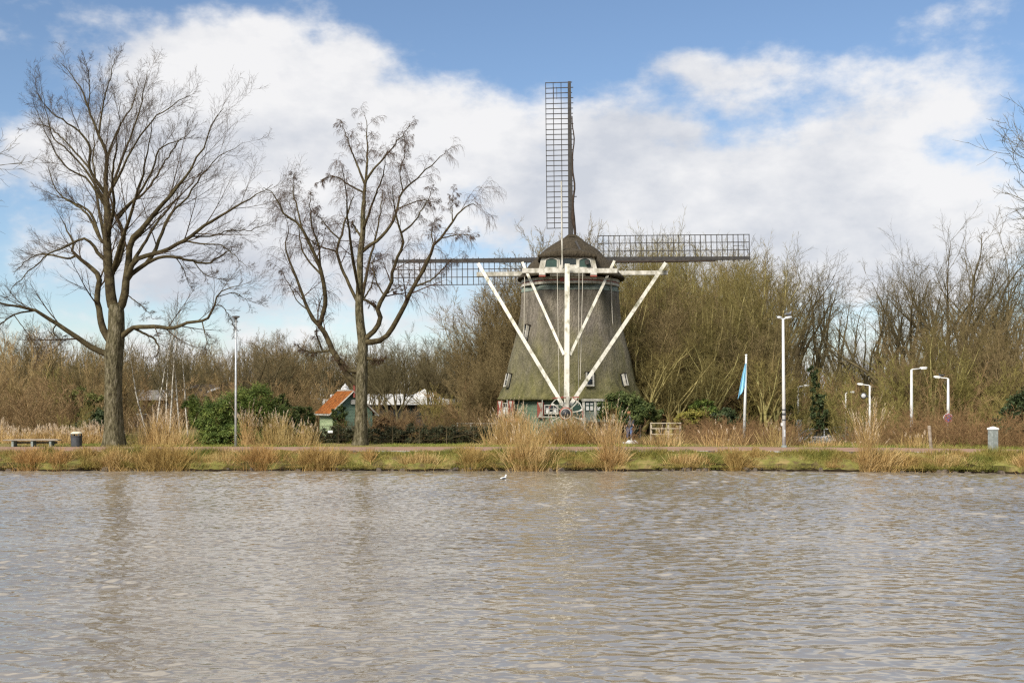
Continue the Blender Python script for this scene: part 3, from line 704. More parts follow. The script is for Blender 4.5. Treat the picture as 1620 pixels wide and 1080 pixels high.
shutter(c-tx*(w/2+.22)+n*.06+Vector((0, 0, -.03)), tx, n, .40, .92)
def mill_extras():
    yf = MILL_Y-4.68*math.cos(math.radians(33))
    for px in (802.3, 857.8):   # thin white posts under the eave
        y = yf+(.0 if px > 830 else 1.3)
        m = MB(); m.bar(P(px, 632, y-.02), P(px, 662, y-.02), .05); m.build('eave_post', M_white, mill)
    m = MB(); y0 = yf-.35                         # glazed porch on the right
    x0, x1 = PX(922, y0), PX(962, y0); zt, zb = EYE+(HOR-630.5)/F*y0, EYE+(HOR-667)/F*y0
    m.box(x0-.06, x1+.25, y0-.12, y0+1.0, zt-.14, zt, 0)
    for px in (923, 941.5, 960): m.box(PX(px, y0)-.07, PX(px, y0)+.07, y0-.06, y0+.08, zb, zt-.142, 0)
    m.box(x0+.075, x1-.05, y0+.01, y0+.06, zb, zb+.62, 1)
    m.build('glazed_porch', [M_white, M_ggrey], mill)
    m = MB(); m.box(x0+.08, x1-.08, y0+.02, y0+.04, zb+.625, zt-.145); o = m.build('porch_window', M_glass, mill)
    m = MB()
    for a, b in ((926, 939), (944, 957.5)):
        xa, xb = PX(a, y0), PX(b, y0)
        for x in (xa, (xa+xb)/2, xb): m.box(x-.025, x+.025, y0-.02, y0+.018, zb+.66, zt-.2)
        for z in (zb+.66, (zb+zt)/2+.3, zt-.2): m.box(xa, xb, y0-.025, y0+.014, z-.022, z+.022)
    m.build('frame', M_gdark, o)
    for a in (929, 935.5, 947, 954): m = MB(); m.box(PX(a, y0)-.1, PX(a, y0)+.1, y0+.012, y0+.019, zt-.75, zt-.24); m.build('curtain', M_curtain, o)
    m = MB(); yd = yf+.32; m.box(PX(906, yd), PX(919, yd), yd-.1, yd-.03, G, 2.85, 0); m.build('door', M_gdark, mill)
mill_extras()

def mill_cap():
    rows = [(443.5, 84, 1.04), (441, 84.5, 1.04), (436, 79, 1.03), (428, 72, 1.03), (420, 66, 1.04), (410, 55, 1.07), (401, 47, 1.10), (395, 40, 1.15), (389, 31, 1.25), (384, 23, 1.4), (380.5, 16, 1.6), (378, 9, 2.0), (377, 3, 3)]
    n = 72; V = []; zs = 1/F*MILL_Y; rng = np.random.default_rng(8)
    V += [(MX+math.sin(2*PI*k/n)*2.6, MILL_Y-math.cos(2*PI*k/n)*2.6, EYE+(HOR-441)*zs) for k in range(n)]
    for (y, hw, el) in rows:
        for k in range(n):
            a = 2*PI*k/n; s, c = math.sin(a), -math.cos(a)
            e = 2/2.25; sx = math.copysign(abs(s)**e, s); cy = math.copysign(abs(c)**e, c)
            V.append((MX+.04+sx*hw*zs, MILL_Y+cy*hw*zs*el, EYE+(HOR-y)*zs+rng.normal(0, .008)))
    R = len(rows)+1; Q = [[i*n+k, i*n+(k+1) % n, (i+1)*n+(k+1) % n, (i+1)*n+k] for i in range(R-1) for k in range(n)]
    cap = np_obj('thatched_cap', np.array(V), np.array(Q), M_capthatch, mill)
    # thatched brow over the window front
    yf = MILL_Y-3.42; k_ = yf/F; m = MB(); seg = 16; top = []; bot = []
    for i in range(seg+1):
        t = i/seg*2-1; x = PX(898+t*46, yf); zt = EYE+(HOR-(394+12*abs(t)**2.2))*k_; zb = EYE+(HOR-(407.5+1.2*t*t))*k_
        top.append((x, zt)); bot.append((x, zb))
    vs = [(x, yf-.34, (z+zb)/2+.12) for (x, z), (_, zb) in zip(top, bot)]+[(x, yf-.32, z) for x, z in bot]+[(x, yf+2.2, z+.25) for x, z in top]+[(x, yf+2.2, z) for x, z in bot]+[(x, yf+.3, z+.1) for x, z in top]
    s1 = seg+1; fs = []
    for i in range(seg): fs += [(i, i+1, s1+i+1, s1+i), (i, 4*s1+i, 4*s1+i+1, i+1), (4*s1+i, 2*s1+i, 2*s1+i+1, 4*s1+i+1), (s1+i, s1+i+1, 3*s1+i+1, 3*s1+i)]
    m.add(vs, fs); m.build('thatched_brow', M_capthatch, cap, smooth=True)
    # white window front
    x = lambda p: PX(p, yf)
    z = lambda p: EYE+(HOR-p)*k_
    m = MB(); ya, yb = yf-.16, yf+.5
    m.prism([(x(852), ya, z(426)), (x(944), ya, z(426)), (x(940), ya, z(406)), (x(857), ya, z(406))], (0, 1.6, 0))
    m.box(x(826), x(976), ya-.14, ya+.25, z(432.5), z(425.3))
    for p in (857.5, 938.5): m.box(x(p-5), x(p+5), ya-.30, ya+.2, z(436), z(432.6))
    m.box(x(870), x(926), ya+.05, ya+.3, z(436.3), z(432.7))
    m.build('window_front', M_white, cap)
    for p in (857.5, 938.5): m = MB(); m.box(x(p-5), x(p+5), ya-.28, ya+.1, z(438.6), z(436.1)); m.build('red_block', M_red, cap)
    def arched(a, b, mt, tilt=0):
        m = MB(); pts = [(x(a+tilt*0), ya-.012, z(424)), (x(b), ya-.012, z(424))]
        for i in range(7):
            t = i/6; pts.append((x(b-(max(0, -tilt)*1.5)+(a+max(0, tilt)*1.5-b+max(0, -tilt)*1.5)*t), ya-.012, z(411.5-2.6*math.sin(PI*t))))
        m.prism(pts, (0, .03, 0)); o = m.build('window', mt, cap)
        f = MB()
        for (q0, q1) in zip(pts, pts[1:]+pts[:1]): f.bar(Vector(q0)+Vector((0, -.02, 0)), Vector(q1)+Vector((0, -.02, 0)), .06, .05)
        f.build('frame', M_white, o)
    arched(861, 881.5, M_gdark, 1.5); arched(915.5, 936, M_gdark, -1.5)
    m = MB(); pts = [(x(886), ya-.014, z(419)), (x(911), ya-.014, z(419))]+[(x(911-25*i/6), ya-.014, z(410.8-1.6*math.sin(PI*i/6))) for i in range(7)]
    m.prism(pts, (0, .03, 0)); m.build('window', M_glass, cap)
    m = MB()
    for i in range(8): m.bar((x(887+3.2*i), ya-.03, z(418.5)), (x(887+3.2*i), ya-.03, z(410.5)), .02)
    m.build('window_bar', M_gdark, cap)
    m = MB(); zt = EYE+(HOR-377)*zs; m.tube([(MX-.45, MILL_Y-.6, zt-.25), (MX-.1, MILL_Y-.5, zt+.0), (MX+.25, MILL_Y-.45, zt+.03), (MX+.75, MILL_Y-.55, zt-.3)], [.13, .17, .17, .12], 8); m.build('ridge_cap', M_capthatch, cap)
    m = MB(); m.bar(P(911, 382, MILL_Y-1.6), P(928.5, 416, yf-.35), .11); m.tube([P(928, 412, yf-.35), P(930, 418, yf-.35)], [.14, .14], 8); m.build('brake_lever', M_black, cap)
    m = MB(); m.tube([P(889.5, 424, yf-.3), P(888, 287, yf-.35)], [.055, .035], 8); m.build('flag_staff', M_white, cap)
    return cap
mill_cap()

def mill_tail():
    Yt, Yb, Ys, Yl = 66.9, 62.9, 69.3, 72.2
    m = MB(); m.bar(P(897.3, 419, Yt), P(896.3, 646, Yb), .28, .28); m.build('tail_pole', M_white2, mill)
    m = MB(); m.bar(P(754, 434, Yl), P(1056, 431.5, Yl), .26, .28, up=(0, 1, 0)); m.build('long_crossbeam', M_white, mill)
    m = MB(); m.bar(P(826, 428.5, Ys), P(974, 428, Ys), .24, .24, up=(0, 1, 0)); m.build('short_crossbeam', M_white, mill)
    for a, b, Ya, w in (((757, 418), (891, 642), Yl-.25, .205), ((1052, 417), (901, 642), Yl-.25, .205), ((826.5, 415.5), (892.5, 562), Ys-.25, .155), ((971.5, 413.5), (901.3, 562), Ys-.25, .155)):
        yb = Yb if b[1] > 600 else Yt+(Yb-Yt)*(562-419)/227
        m = MB(); m.bar(P(*a, Ya), P(*b, yb), w, w); m.build('tail_brace', M_white2, mill)
    for (a, b, Ya, Yc) in (((830, 438), (829, 531), Ys-.2, Ys-.2), ((966, 436), (970, 531), Ys-.2, Ys-.2), ((881.5, 430), (885, 641), 67.0, 64.5), ((916, 424), (915, 641), 67.0, 64.4), ((922, 432), (918, 600), 67.0, 64.6)):
        m = MB(); m.tube([P(*a, Ya), P(*b, Yc)], .017 if a[0] in (881.5, 916, 922) else .03, 5); m.build('hanging_rope', M_rope, mill)
    # capstan wheel at the foot of the tail
    c = P(895, 654, Yb-.45); wh = MB()
    wh.lathe(c, [(0, -.16), (.2, -.16), (.24, -.12), (.25, .12), (0, .12)], 24, 0, ax=(0, 1, 0)); wh.lathe(c, [(.25, -.10), (.30, -.13), (.30, .05), (.25, .06)], 24, 1, ax=(0, 1, 0)); wh.lathe(c, [(.30, -.12), (.36, -.10), (.36, .05), (.30, .05)], 24, 2, ax=(0, 1, 0))
    o = wh.build('capstan_wheel', [M_iron, M_white, M_red], mill, smooth=True)
    s = MB()
    for i in range(11):
        a = 2*PI*(i+.35)/11; d = Vector((math.cos(a), 0, math.sin(a))); q = Vector((-d.z, 0, d.x))
        s.bar(c+d*.34, c+d*.92, .055, .05); s.prism([c+d*.72+Vector((0, -.03, 0)), c+d*.95+q*.13+Vector((0, -.03, 0)), c+d*.95-q*.03+Vector((0, -.03, 0))], (0, .05, 0))
    s.build('spoke', M_white, o)
    r = MB()
    for i in range(22):
        a0, a1 = 2*PI*i/22, 2*PI*(i+1)/22
        r.bar(c+Vector((math.cos(a0), 0, math.sin(a0)))*.95, c+Vector((math.cos(a1), 0, math.sin(a1)))*.95, .04, .05, mi=(i % 3 == 0))
    r.build('rim', [M_white, M_red], o)
    m = MB(); m.bar(P(874, 629.5, Yb-.3), P(916, 628, Yb-.3), .06); m.build('foot_bar', M_red, mill); m = MB(); m.bar(P(897.5, 628, Yb-.42), P(897.5, 648, Yb-.42), .14); m.build('foot_block', M_white, mill); m = MB(); m.bar(P(923.5, 640, Yb+.3), P(924.5, 680, Yb+.3), .1); m.build('foot_post', M_white, mill); m = MB()
    m.bar(P(852, 659, Yb+.6), P(880, 659, Yb+.6), .05, mi=0); m.build('foot_rail', M_white, mill)
mill_tail()

def mill_sails():
    Ys = 75.4; hub = P(903.5, 411.3, Ys); rot0 = math.radians(.55); up_ax = Vector((0, 1, 0))
    m = MB(); m.tube([hub+Vector((0, -3.2, -.35)), hub+Vector((0, .4, .04))], [.32, .32], 12); m.build('windshaft', M_black, mill)
    rng = random.Random(4)
    for q, nm in enumerate(('right', 'up', 'left', 'down')):
        a = rot0+q*PI/2; d = Vector((math.cos(a), 0, math.sin(a))); l = Vector((-d.z, 0, d.x)); R = 11.85
        yo = Vector((0, .12 if q % 2 else -.12, 0)); o_ = hub+yo
        m = MB(); m.bar(o_+d*(.0 if q % 2 else .3), o_+d*R, .35, .28, up=up_ax, w2=.2); sail = m.build('sail', M_black, mill)
        if q == 3: r0 = 2.2
        else: r0 = (1.78, 2.15, 1.9)[q]
        b = MB(); nb = 28
        for i in range(nb+1):
            r = r0+(R-.05-r0)*i/nb; ex = rng.uniform(.17, .26)+(.25 if rng.random() < .06 else 0); wv = rng.uniform(-.02, .02)
            b.bar(o_+d*r-l*ex+Vector((0, -.02, 0)), o_+d*(r+wv)+l*1.6+Vector((0, .10, 0)), .048, .05)
        b.build('sail_bar', M_black, sail)
        h = MB()
        for s_ in (.55, 1.07, 1.57):
            h.bar(o_+d*(r0+.02)+l*s_+Vector((0, .06, 0)), o_+d*(R-.05)+l*(s_-.0)+Vector((0, .06, 0)), .046, .05)
        for k in (.36, .62): h.bar(o_+d*(R-1.15)+l*(.55+k*.8)+Vector((0, .03, 0)), o_+d*(R-.35)+l*(.55+k*.8)+Vector((0, .03, 0)), .03, .03)
        h.build('lath', M_black, sail)
        if q in (1, 0):
            t = MB(); pts = []; rs = []
            for i in range(25):
                u = i/24; r = .6+u*8.9; off = -.15-(.13*math.sin(u*9.0+.4)**4 if q == 1 else .05); pts.append(o_+d*r+l*off+Vector((0, -.2, 0))); rs.append((.085+.07*math.exp(-((u-.24)/.06)**2))*(1-.6*u) if q == 1 else .09*(1-.5*u))
            t.tube(pts, rs, 8); t.build('furled_cloth', M_sail, sail, smooth=True)
mill_sails()

# ------------------------------------------------------------------ shed, houses behind, fences
M_tile = mat('orange_roof_tiles', (.17, .062, .016), (.42, .17, .04), 5, .85, stretch=(1, 1, 1), c3=(.34, .115, .022), bump=.5)
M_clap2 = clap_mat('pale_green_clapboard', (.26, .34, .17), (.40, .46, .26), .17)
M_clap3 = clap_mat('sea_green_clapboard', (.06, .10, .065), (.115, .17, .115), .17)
M_galv = mat('galvanised_steel', (.42, .44, .45), (.60, .62, .62), 6, .45, metallic=.35)
M_lampw = mat('white_lacquer', (.46, .46, .44), (.58, .58, .56), 4, .45)
M_wood = mat('grey_brown_wood', (.16, .125, .09), (.30, .25, .19), 5, .85, stretch=(.4, 1, 1), bump=.3)
M_woodpale = mat('pale_fence_wood', (.25, .21, .145), (.42, .36, .27), 4, .85, stretch=(.4, 1, 1))
M_dark = mat('dark_grey_coat', (.035, .037, .04), (.06, .062, .066), 6, .5)
M_concrete = mat('mossy_concrete', (.16, .18, .165), (.27, .29, .27), 6, .9, bump=.3)
M_pale = mat('pale_stone', (.55, .55, .52), (.72, .72, .69), 6, .8)
M_roofgrey = mat('grey_roofing', (.16, .15, .14), (.24, .22, .205), 2, .85)
M_wallbrown = mat('brown_brick', (.055, .045, .038), (.10, .08, .065), 6, .9)
M_canvas = mat('white_canvas', (.40, .40, .395), (.52, .52, .51), 2, .8)

def shed():
    a = math.radians(27); ax = Vector((-math.sin(a), math.cos(a), 0)); rt = Vector((math.cos(a), math.sin(a), 0)); up = Vector((0, 0, 1))
    Yc = 62.4; c = P(558.5, 690, Yc); c.z = G-.02; w, d = 1.12, 2.45; ze, zr = 1.58, 2.62
    r = thing('shed', c+ax*d*.5, 'small green boarded garden shed with an orange tiled roof and white bargeboards', 'shed')
    q = lambda x, y, z: c+rt*x+ax*y+up*z
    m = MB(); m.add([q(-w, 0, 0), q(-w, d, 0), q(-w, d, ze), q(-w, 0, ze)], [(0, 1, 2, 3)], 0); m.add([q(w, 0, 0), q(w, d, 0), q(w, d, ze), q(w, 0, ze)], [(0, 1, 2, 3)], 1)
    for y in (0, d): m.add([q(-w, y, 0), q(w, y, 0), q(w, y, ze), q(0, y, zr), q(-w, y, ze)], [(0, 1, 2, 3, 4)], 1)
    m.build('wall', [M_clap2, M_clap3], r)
    for s in (-1, 1):
        e = .22; sl = Vector((0, 0, 0)); p0 = q(0, -.12, zr+.06); p1 = q(s*(w+e), -.12, ze-(zr-ze)*e/w+.06); p2 = p1+ax*(d+.24); p3 = p0+ax*(d+.24)
        nrm = (p1-p0).cross(ax).normalized(); nrm = nrm if nrm.z > 0 else -nrm
        m = MB(); m.prism([p0, p1, p2, p3], nrm*.06)
        for k in range(15):
            f = (k+.5)/15; u0 = p0+ax*(d+.24)*f+nrm*.06; u1 = p1+ax*(d+.24)*f+nrm*.06; m.bar(u0, u1, .06, .05)
        m.build('roof', M_tile, r)
        b = MB()
        for off in (-.02, d+.26):
            b = MB(); b.bar(p0+ax*off+nrm*.02+up*.0, p1+ax*off+nrm*.02-(p1-p0).normalized()*-.1, .06, .24); b.build('bargeboard', M_white, r)
        b = MB(); b.bar(p1+nrm*-.02-ax*.1, p2-nrm*.02+ax*.1, .09, .10); b.build('gutter', M_white, r)
    b = MB(); b.bar(q(0, -.17, zr+.06), q(0, d+.2, zr+.10), .2, .08); b.build('ridge', M_white, r)
    b = MB(); b.bar(q(0, -.2, zr-.25), q(0, -.2, zr+.42), .11, .08); b.build('finial', M_red, r)
    b = MB(); b.obox(q(0, -.05, ze+.55), rt, ax, up, .14, .05, .13); b.build('vent', M_white, r)
shed()

def long_pavilion():
    Y = 101; z0 = G-.1; x0, x1 = PX(520, Y), PX(704, Y)
    r = thing('pavilion', ((x0+x1)/2, Y+4, z0), 'long low building with white flat roof edge and dark windows, far behind the shed', 'building')
    zt = EYE+(HOR-631)/F*Y; zf = EYE+(HOR-640)/F*Y
    m = MB(); m.box(x0, x1, Y, Y+9, z0, zf); m.build('wall', M_wallbrown, r)
    m = MB(); m.box(x0-.5, x1+.4, Y-.6, Y+9.6, zf+.003, zt); m.box(x0-.2, PX(640, Y), Y+2, Y+8, zt+.003, zt+.45); m.build('roof_edge', M_canvas, r)
    for i in range(12):
        xa = x0+.4+i*.82
        if xa+.7 > x1: break
        m = MB(); m.box(xa, xa+.66, Y-.03, Y+.02, z0+.7, zf-.08); o = m.build('window', M_glass, r)
        m = MB(); m.bar((xa+.33, Y-.045, z0+.7), (xa+.33, Y-.045, zf-.08), .05); m.build('frame', M_gdark, o)
    for (px, w, py, pb, nm) in ((672, 1.75, 615, 631, 'roof_tent'), (546, .42, 606, 624, 'roof_tent')):
        cx = PX(px, Y+3); zb = EYE+(HOR-pb)/F*(Y+1); zp = EYE+(HOR-py)/F*(Y+3)
        m = MB(); m.add([(cx-w, Y+1, zb), (cx+w, Y+1, zb), (cx+w, Y+5, zb), (cx-w, Y+5, zb), (cx, Y+3, zp)], [(3, 2, 1, 0), (0, 1, 4), (1, 2, 4), (2, 3, 4), (3, 0, 4)])
        if w < 1: m.lathe((cx, Y+3, zb-.6), [(w, 0), (w, .9), (w*.85, 1.2), (w*.5, 1.4), (0, 1.45)], 16)
        m.build(nm, M_canvas, r, smooth=w < 1)
long_pavilion()

def dark_house():
    Y = 97; z0 = G-.1; x = lambda p: PX(p, Y); z = lambda p: EYE+(HOR-p)/F*Y
    r = thing('house', (x(255), Y+4, z0), 'low brown house with a grey roof and white roof edges, behind the birches', 'house')
    m = MB(); m.box(x(188), x(345), Y, Y+8, z0, z(633)); m.build('wall', M_wallbrown, r)
    m = MB(); m.prism([(x(184), Y-.5, z(633)+.003), (x(262), Y-.5, z(633)+.003), (x(262), Y+3.5, z(616)), (x(192), Y+3.5, z(616))], (0, .25, 0)); m.prism([(x(262)+.01, Y-.3, z(633)+.003), (x(348), Y-.3, z(633)+.003), (x(348), Y+8, z(628)), (x(262)+.01, Y+8, z(628))], (0, 0, .12)); m.build('roof', M_roofgrey, r)
    m = MB(); m.box(x(280), x(338), Y+1.5, Y+7.5, z(627), z(607)); u = m.build('upper_storey', M_wallbrown, r)
    m = MB(); m.bar((x(276), Y+1.3, z(618.5)), (x(300), Y+1.3, z(611)), .16, .3); m.build('roof_edge', M_canvas, r); m = MB(); m.bar((x(322), Y+1.3, z(619)), (x(341), Y+1.3, z(613)), .16, .3); m.build('roof_edge', M_canvas, r)
    for a in (200, 214, 228, 275, 292, 309, 326):
        m = MB(); m.box(x(a), x(a+9), Y-.04, Y+.02, z(655), z(637)); o = m.build('window', M_glass, r)
        m = MB(); m.bar((x(a), Y-.06, z(655)), (x(a+9), Y-.06, z(655)), .08, .08); m.build('sill', M_pale, o)
dark_house()

def rail_fence(px0, px1, ys, Y, mt, label, posts, w=.09, skew=0.0, cat='fence'):
    r = thing('wooden_fence', (PX((px0+px1)/2, Y), Y, G-.02), label, cat)
    for y in ys:
        m = MB(); m.bar(P(px0, y, Y), P(px1, y, Y+skew), .05, w, mi=0, up=(0, 1, 0)); m.build('rail', mt, r)
    for p in posts:
        yy = Y+skew*(p-px0)/(px1-px0)+.07; t = P(p, min(ys)-1, yy); m = MB(); m.bar((t.x, yy, G-.1), t, .1, .1); m.build('post', mt, r)
rail_fence(1029, 1077, (669, 677.5, 686.5), 62, M_woodpale, 'pale wooden fence of three rails in the brambles beside the green laurel', (1030, 1057, 1076), .13)
rail_fence(722, 786, (669.5,), 67.5, M_white, 'single white rail on low posts left of the windmill base', (724, 745, 766, 785), .08)

def wire_fence():
    Y = 57.6; r = thing('wire_fence', (PX(640, Y), Y, G-.02), 'low wire fence on thin posts along the dark hedge behind the path', 'fence'); zt = 1.62
    x0, x1 = PX(492, Y), PX(792, Y); m = MB()
    for z in (zt, 1.2, .95): m.tube([(x0, Y, z), ((x0+x1)/2, Y+.03, z-.03), (x1, Y, z)], .013 if z == zt else .006, 5)
    k = int((x1-x0)/.16)
    for i in range(k): x = x0+(x1-x0)*i/k; m.bar((x, Y, G), (x, Y, zt), .005)
    m.build('wire_mesh', M_limb, r)
    for i in range(8):
        x = x0+(x1-x0)*i/7; p = MB(); p.bar((x, Y+.04, G-.1), (x, Y+.04, zt+.04), .04, .04); p.build('post', M_limb, r)
    s = thing('notice', (PX(522.5, Y), Y-.03, 1.48), 'small blank white notice fixed to the wire fence in front of the shed', 'sign')
    m = MB(); c = P(522.5, 682.5, Y-.05); m.box(c.x-.12, c.x+.12, c.y-.01, c.y+.01, c.z-.06, c.z+.06); m.build('board', M_pale, s)
wire_fence()

# ------------------------------------------------------------------ lamp posts, flag, sign, bench, bin, bollard
def post_lathe(m, base, top, r0, r1, mi=0):
    base, top = Vector(base), Vector(top); m.tube([base, base+(top-base)*.5, top], [r0, (r0+r1)/2, r1], 12, mi)
def slim_lamp():
    Y = 54.4; b = P(373, 705, Y); b.z = G-.02; t = P(373.2, 505, Y)
    r = thing('street_lamp', b, 'slim pale lamp post with a small flared top, before the conifer shrub', 'street lamp')
    m = MB(); post_lathe(m, b, t, .062, .038); m.build('post', M_galv, r, smooth=True)
    m = MB(); m.lathe(t, [(.045, -.02), (.06, .05), (.19, .12), (.19, .15), (.03, .17)], 16); m.build('lamp_head', M_dark, r, smooth=True)
    m = MB(); m.lathe(t, [(.15, .08), (.17, .115), (.0, .118)], 16); m.build('lens', M_pale, r)
slim_lamp()
def tall_lamp():
    Y = 52.6; b = P(1240.5, 708, Y); b.z = G-.02; t = P(1238.8, 506, Y)
    r = thing('street_lamp', b, 'tallest white lamp post right of the blue flag, with two lamp heads', 'street lamp')
    m = MB(); post_lathe(m, b, t, .09, .056); m.build('post', M_lampw, r, smooth=True)
    m = MB()
    for z, h in ((655, .05), (648, .03), (664, .03)): c = P(1240.2, z, Y); m.lathe(c, [(.084, -h), (.094, -h), (.094, h), (.084, h)], 14)
    m.build('band', M_dark, r)
    m = MB(); c = P(1240.4, 685, Y); m.obox(c+Vector((0, -.088, 0)), (1, 0, 0), (0, 1, 0), (0, 0, 1), .035, .012, .16); m.build('access_door', M_galv, r)
    m = MB(); c = P(1237.2, 671, Y); m.obox(c, (1, 0, 0), (0, 1, 0), (0, 0, 1), .05, .05, .07); m.build('bracket_box', M_lampw, r)
    m = MB(); m.lathe(b, [(.13, 0), (.13, .10), (.10, .14)], 14); m.build('base_collar', M_concrete, r)
    for s, L_ in ((1, .30), (-1, .2)):
        m = MB(); e = t+Vector((s*L_*.3, 0, .06)); m.tube([t+Vector((0, 0, -.05)), t+Vector((0, 0, .02)), e, e+Vector((s*.1, 0, .02))], [.07, .06, .035, .03], 8)
        c = e+Vector((s*L_*.55, 0, .05)); m.lathe(c, [(.0, -L_*.55), (.05, -L_*.5), (.07, 0), (.055, L_*.45), (0, L_*.55)], 12, ax=(s, 0, .12)); m.build('lamp_head', M_galv, r, smooth=True)
    return t, Y
TL, TLY = tall_lamp()
def arm_lamp(px, top, Y, arm, label, w=.055):
    t = P(px, top+2, Y); b = Vector((t.x, Y, G-.02+float(dip(t.x, Y)))); s = 1 if arm > 0 else -1
    r = thing('street_lamp', b, label, 'street lamp', 'white street lamps with one arm')
    m = MB(); post_lathe(m, b, t, w*1.35, w*.8); m.build('post', M_lampw, r, smooth=True)
    L_ = abs(arm)/F*Y; m = MB(); m.tube([t+Vector((0, 0, -.1)), t+Vector((0, 0, -.01)), t+Vector((s*.06, 0, .03)), t+Vector((s*L_*.55, 0, .07))], [w*.8, w*.75, w*.5, w*.4], 8); m.build('arm', M_lampw, r, smooth=True)
    m = MB(); c = t+Vector((s*L_*.76, 0, .11)); m.lathe(c, [(.025, -L_*.26), (.055, -L_*.2), (.065, 0), (.05, L_*.18), (.01, L_*.26)], 12, ax=(s, 0, .06)); m.build('lamp_head', M_lampw, r, smooth=True)
    m = MB(); m.obox(c+Vector((0, 0, -.05)), (s, 0, .06), (0, 1, 0), (0, 0, 1), L_*.17, .05, .02); m.build('lens', M_pale, r)
    return t
arm_lamp(1442, 583, 62, 25, 'white lamp, arm to the right, just left of the lamp with the round sign', .075)
S5 = arm_lamp(1500, 597, 66, -23, 'white street lamp with its arm to the left, carrying the round blue and red sign', .075)
S3 = arm_lamp(1376, 608, 72, -20, 'white lamp, arm to the left, carrying a small round disc behind the tallest reeds', .07)
arm_lamp(1338, 620, 85, 14, 'thin far lamp, arm to the right, left of the lamp with the disc', .07)
arm_lamp(1262.5, 610, 78, 18, 'thin lamp, arm to the right, by the silver car and the ivy covered trunk', .07)

def round_sign():
    Y = 65.8; c = P(1500, 661, Y); r = thing('traffic_sign', (c.x, Y, c.z-.25), 'round no stopping sign, blue with red ring and cross, fixed to a lamp post', 'traffic sign')
    blue = mat('sign_blue', (.09, .11, .42), None, rough=.5); red = mat('sign_red', (.48, .06, .09), None, rough=.5)
    m = MB(); m.lathe(c, [(0, -.02), (.27, -.02), (.28, 0), (.27, .02), (0, .02)], 32, ax=(0, 1, 0)); m.build('disc', M_pale, r)
    m = MB(); m.lathe(c+Vector((0, -.024, 0)), [(0, 0), (.255, 0), (.255, .002), (0, .002)], 32, ax=(0, 1, 0)); m.build('face', blue, r)
    m = MB(); m.lathe(c+Vector((0, -.029, 0)), [(.19, 0), (.245, 0), (.245, .003), (.19, .003)], 32, ax=(0, 1, 0))
    m.build('red_ring', red, r); m = MB()
    for s in (-1, 1): m.bar(c+Vector((-.135*s, -.030-.002*s, -.135)), c+Vector((.135*s, -.030-.002*s, .135)), .05, .003)
    m.build('red_cross', red, r)
    m = MB(); m.obox(c+Vector((0, .06, 0)), (1, 0, 0), (0, 1, 0), (0, 0, 1), .09, .04, .03); m.build('clamp', M_galv, r)
round_sign()
def disc_mirror():
    Y = 72; c = P(1366.5, 626, Y); r = thing('traffic_mirror', (c.x, Y, c.z-.2), 'small round white disc in a dark housing, bracketed to a lamp post', 'mirror')
    m = MB(); m.lathe(c, [(0, 0), (.17, .0), (.20, .05), (.14, .16), (0, .2)], 20, ax=(.2, 1, 0)); m.build('housing', M_dark, r, smooth=True)
    m = MB(); m.lathe(c+Vector((-.02, -.02, 0)), [(0, -.03), (.09, -.01), (.13, .02)], 20, ax=(.2, 1, 0)); m.build('face', M_canvas, r, smooth=True)
    m = MB(); m.bar(c+Vector((.12, .08, 0)), P(1376, 627.5, Y), .05); m.build('bracket', M_dark, r)
disc_mirror()
def flag():
    Y = 59.5; b = P(1177, 700, Y); b.z = G-.02; t = P(1180.5, 563, Y)
    r = thing('flagpole', b, 'white leaning flagpole with a limp light blue flag, standing in the brambles', 'flagpole')
    m = MB(); post_lathe(m, b, t, .085, .05); m.lathe(t, [(.05, 0), (.075, .03), (.06, .08), (0, .1)], 12); m.build('pole', M_lampw, r, smooth=True)
    m, = (mat('light_blue_cloth', (.34, .70, .90), (.40, .76, .94), 2, .8, trans=.4),); n, k = 14, 22; V = []
    for j in range(k+1):
        v = j/k
        R_ = P(1180.4-1.3*v, 574+38*v, Y-.1); Lf = P(1179.4-12.5*v**.85, 575+56*v-1*math.sin(v*5), Y-.12)
        for i in range(n+1):
            u = i/n; p = R_.lerp(Lf, u)+Vector((0, .05*math.sin(u*PI*3.2+.8*v)*min(1, .25+v), 0)); V.append(tuple(p))
    Q = [[j*(n+1)+i, j*(n+1)+i+1, (j+1)*(n+1)+i+1, (j+1)*(n+1)+i] for j in range(k) for i in range(n)]
    o = np_obj('flag', np.array(V), np.array(Q), m, r); s = o.modifiers.new('thickness', 'SOLIDIFY'); s.thickness = .012
flag()
def bench():
    Y = 54.3; x0, x1 = PX(16, Y), PX(91, Y); zt = EYE+(HOR-695)/F*Y; r = thing('park_bench', ((x0+x1)/2, Y, G-.02), 'long low wooden bench on three grey legs beside the path, left of the litter bin', 'bench')
    m = MB()
    for k in range(3): m.box(x0-.25, x1+.1, Y-.24+k*.17, Y-.10+k*.17, zt-.05, zt)
    m.build('seat', M_wood, r, bevel=.008)
    m = MB()
    for z in (.30, .17): m.box(x0+.1, x1-.1, Y+.22, Y+.26, G+z-.05, G+z+.045)
    m.build('backrest', M_wood, r, bevel=.006)
    for p in (22.5, 53, 82): m = MB(); x = PX(p, Y); m.box(x-.055, x+.055, Y-.2, Y+.21, G-.05, zt-.052); m.build('leg', M_concrete, r, bevel=.01)
bench()
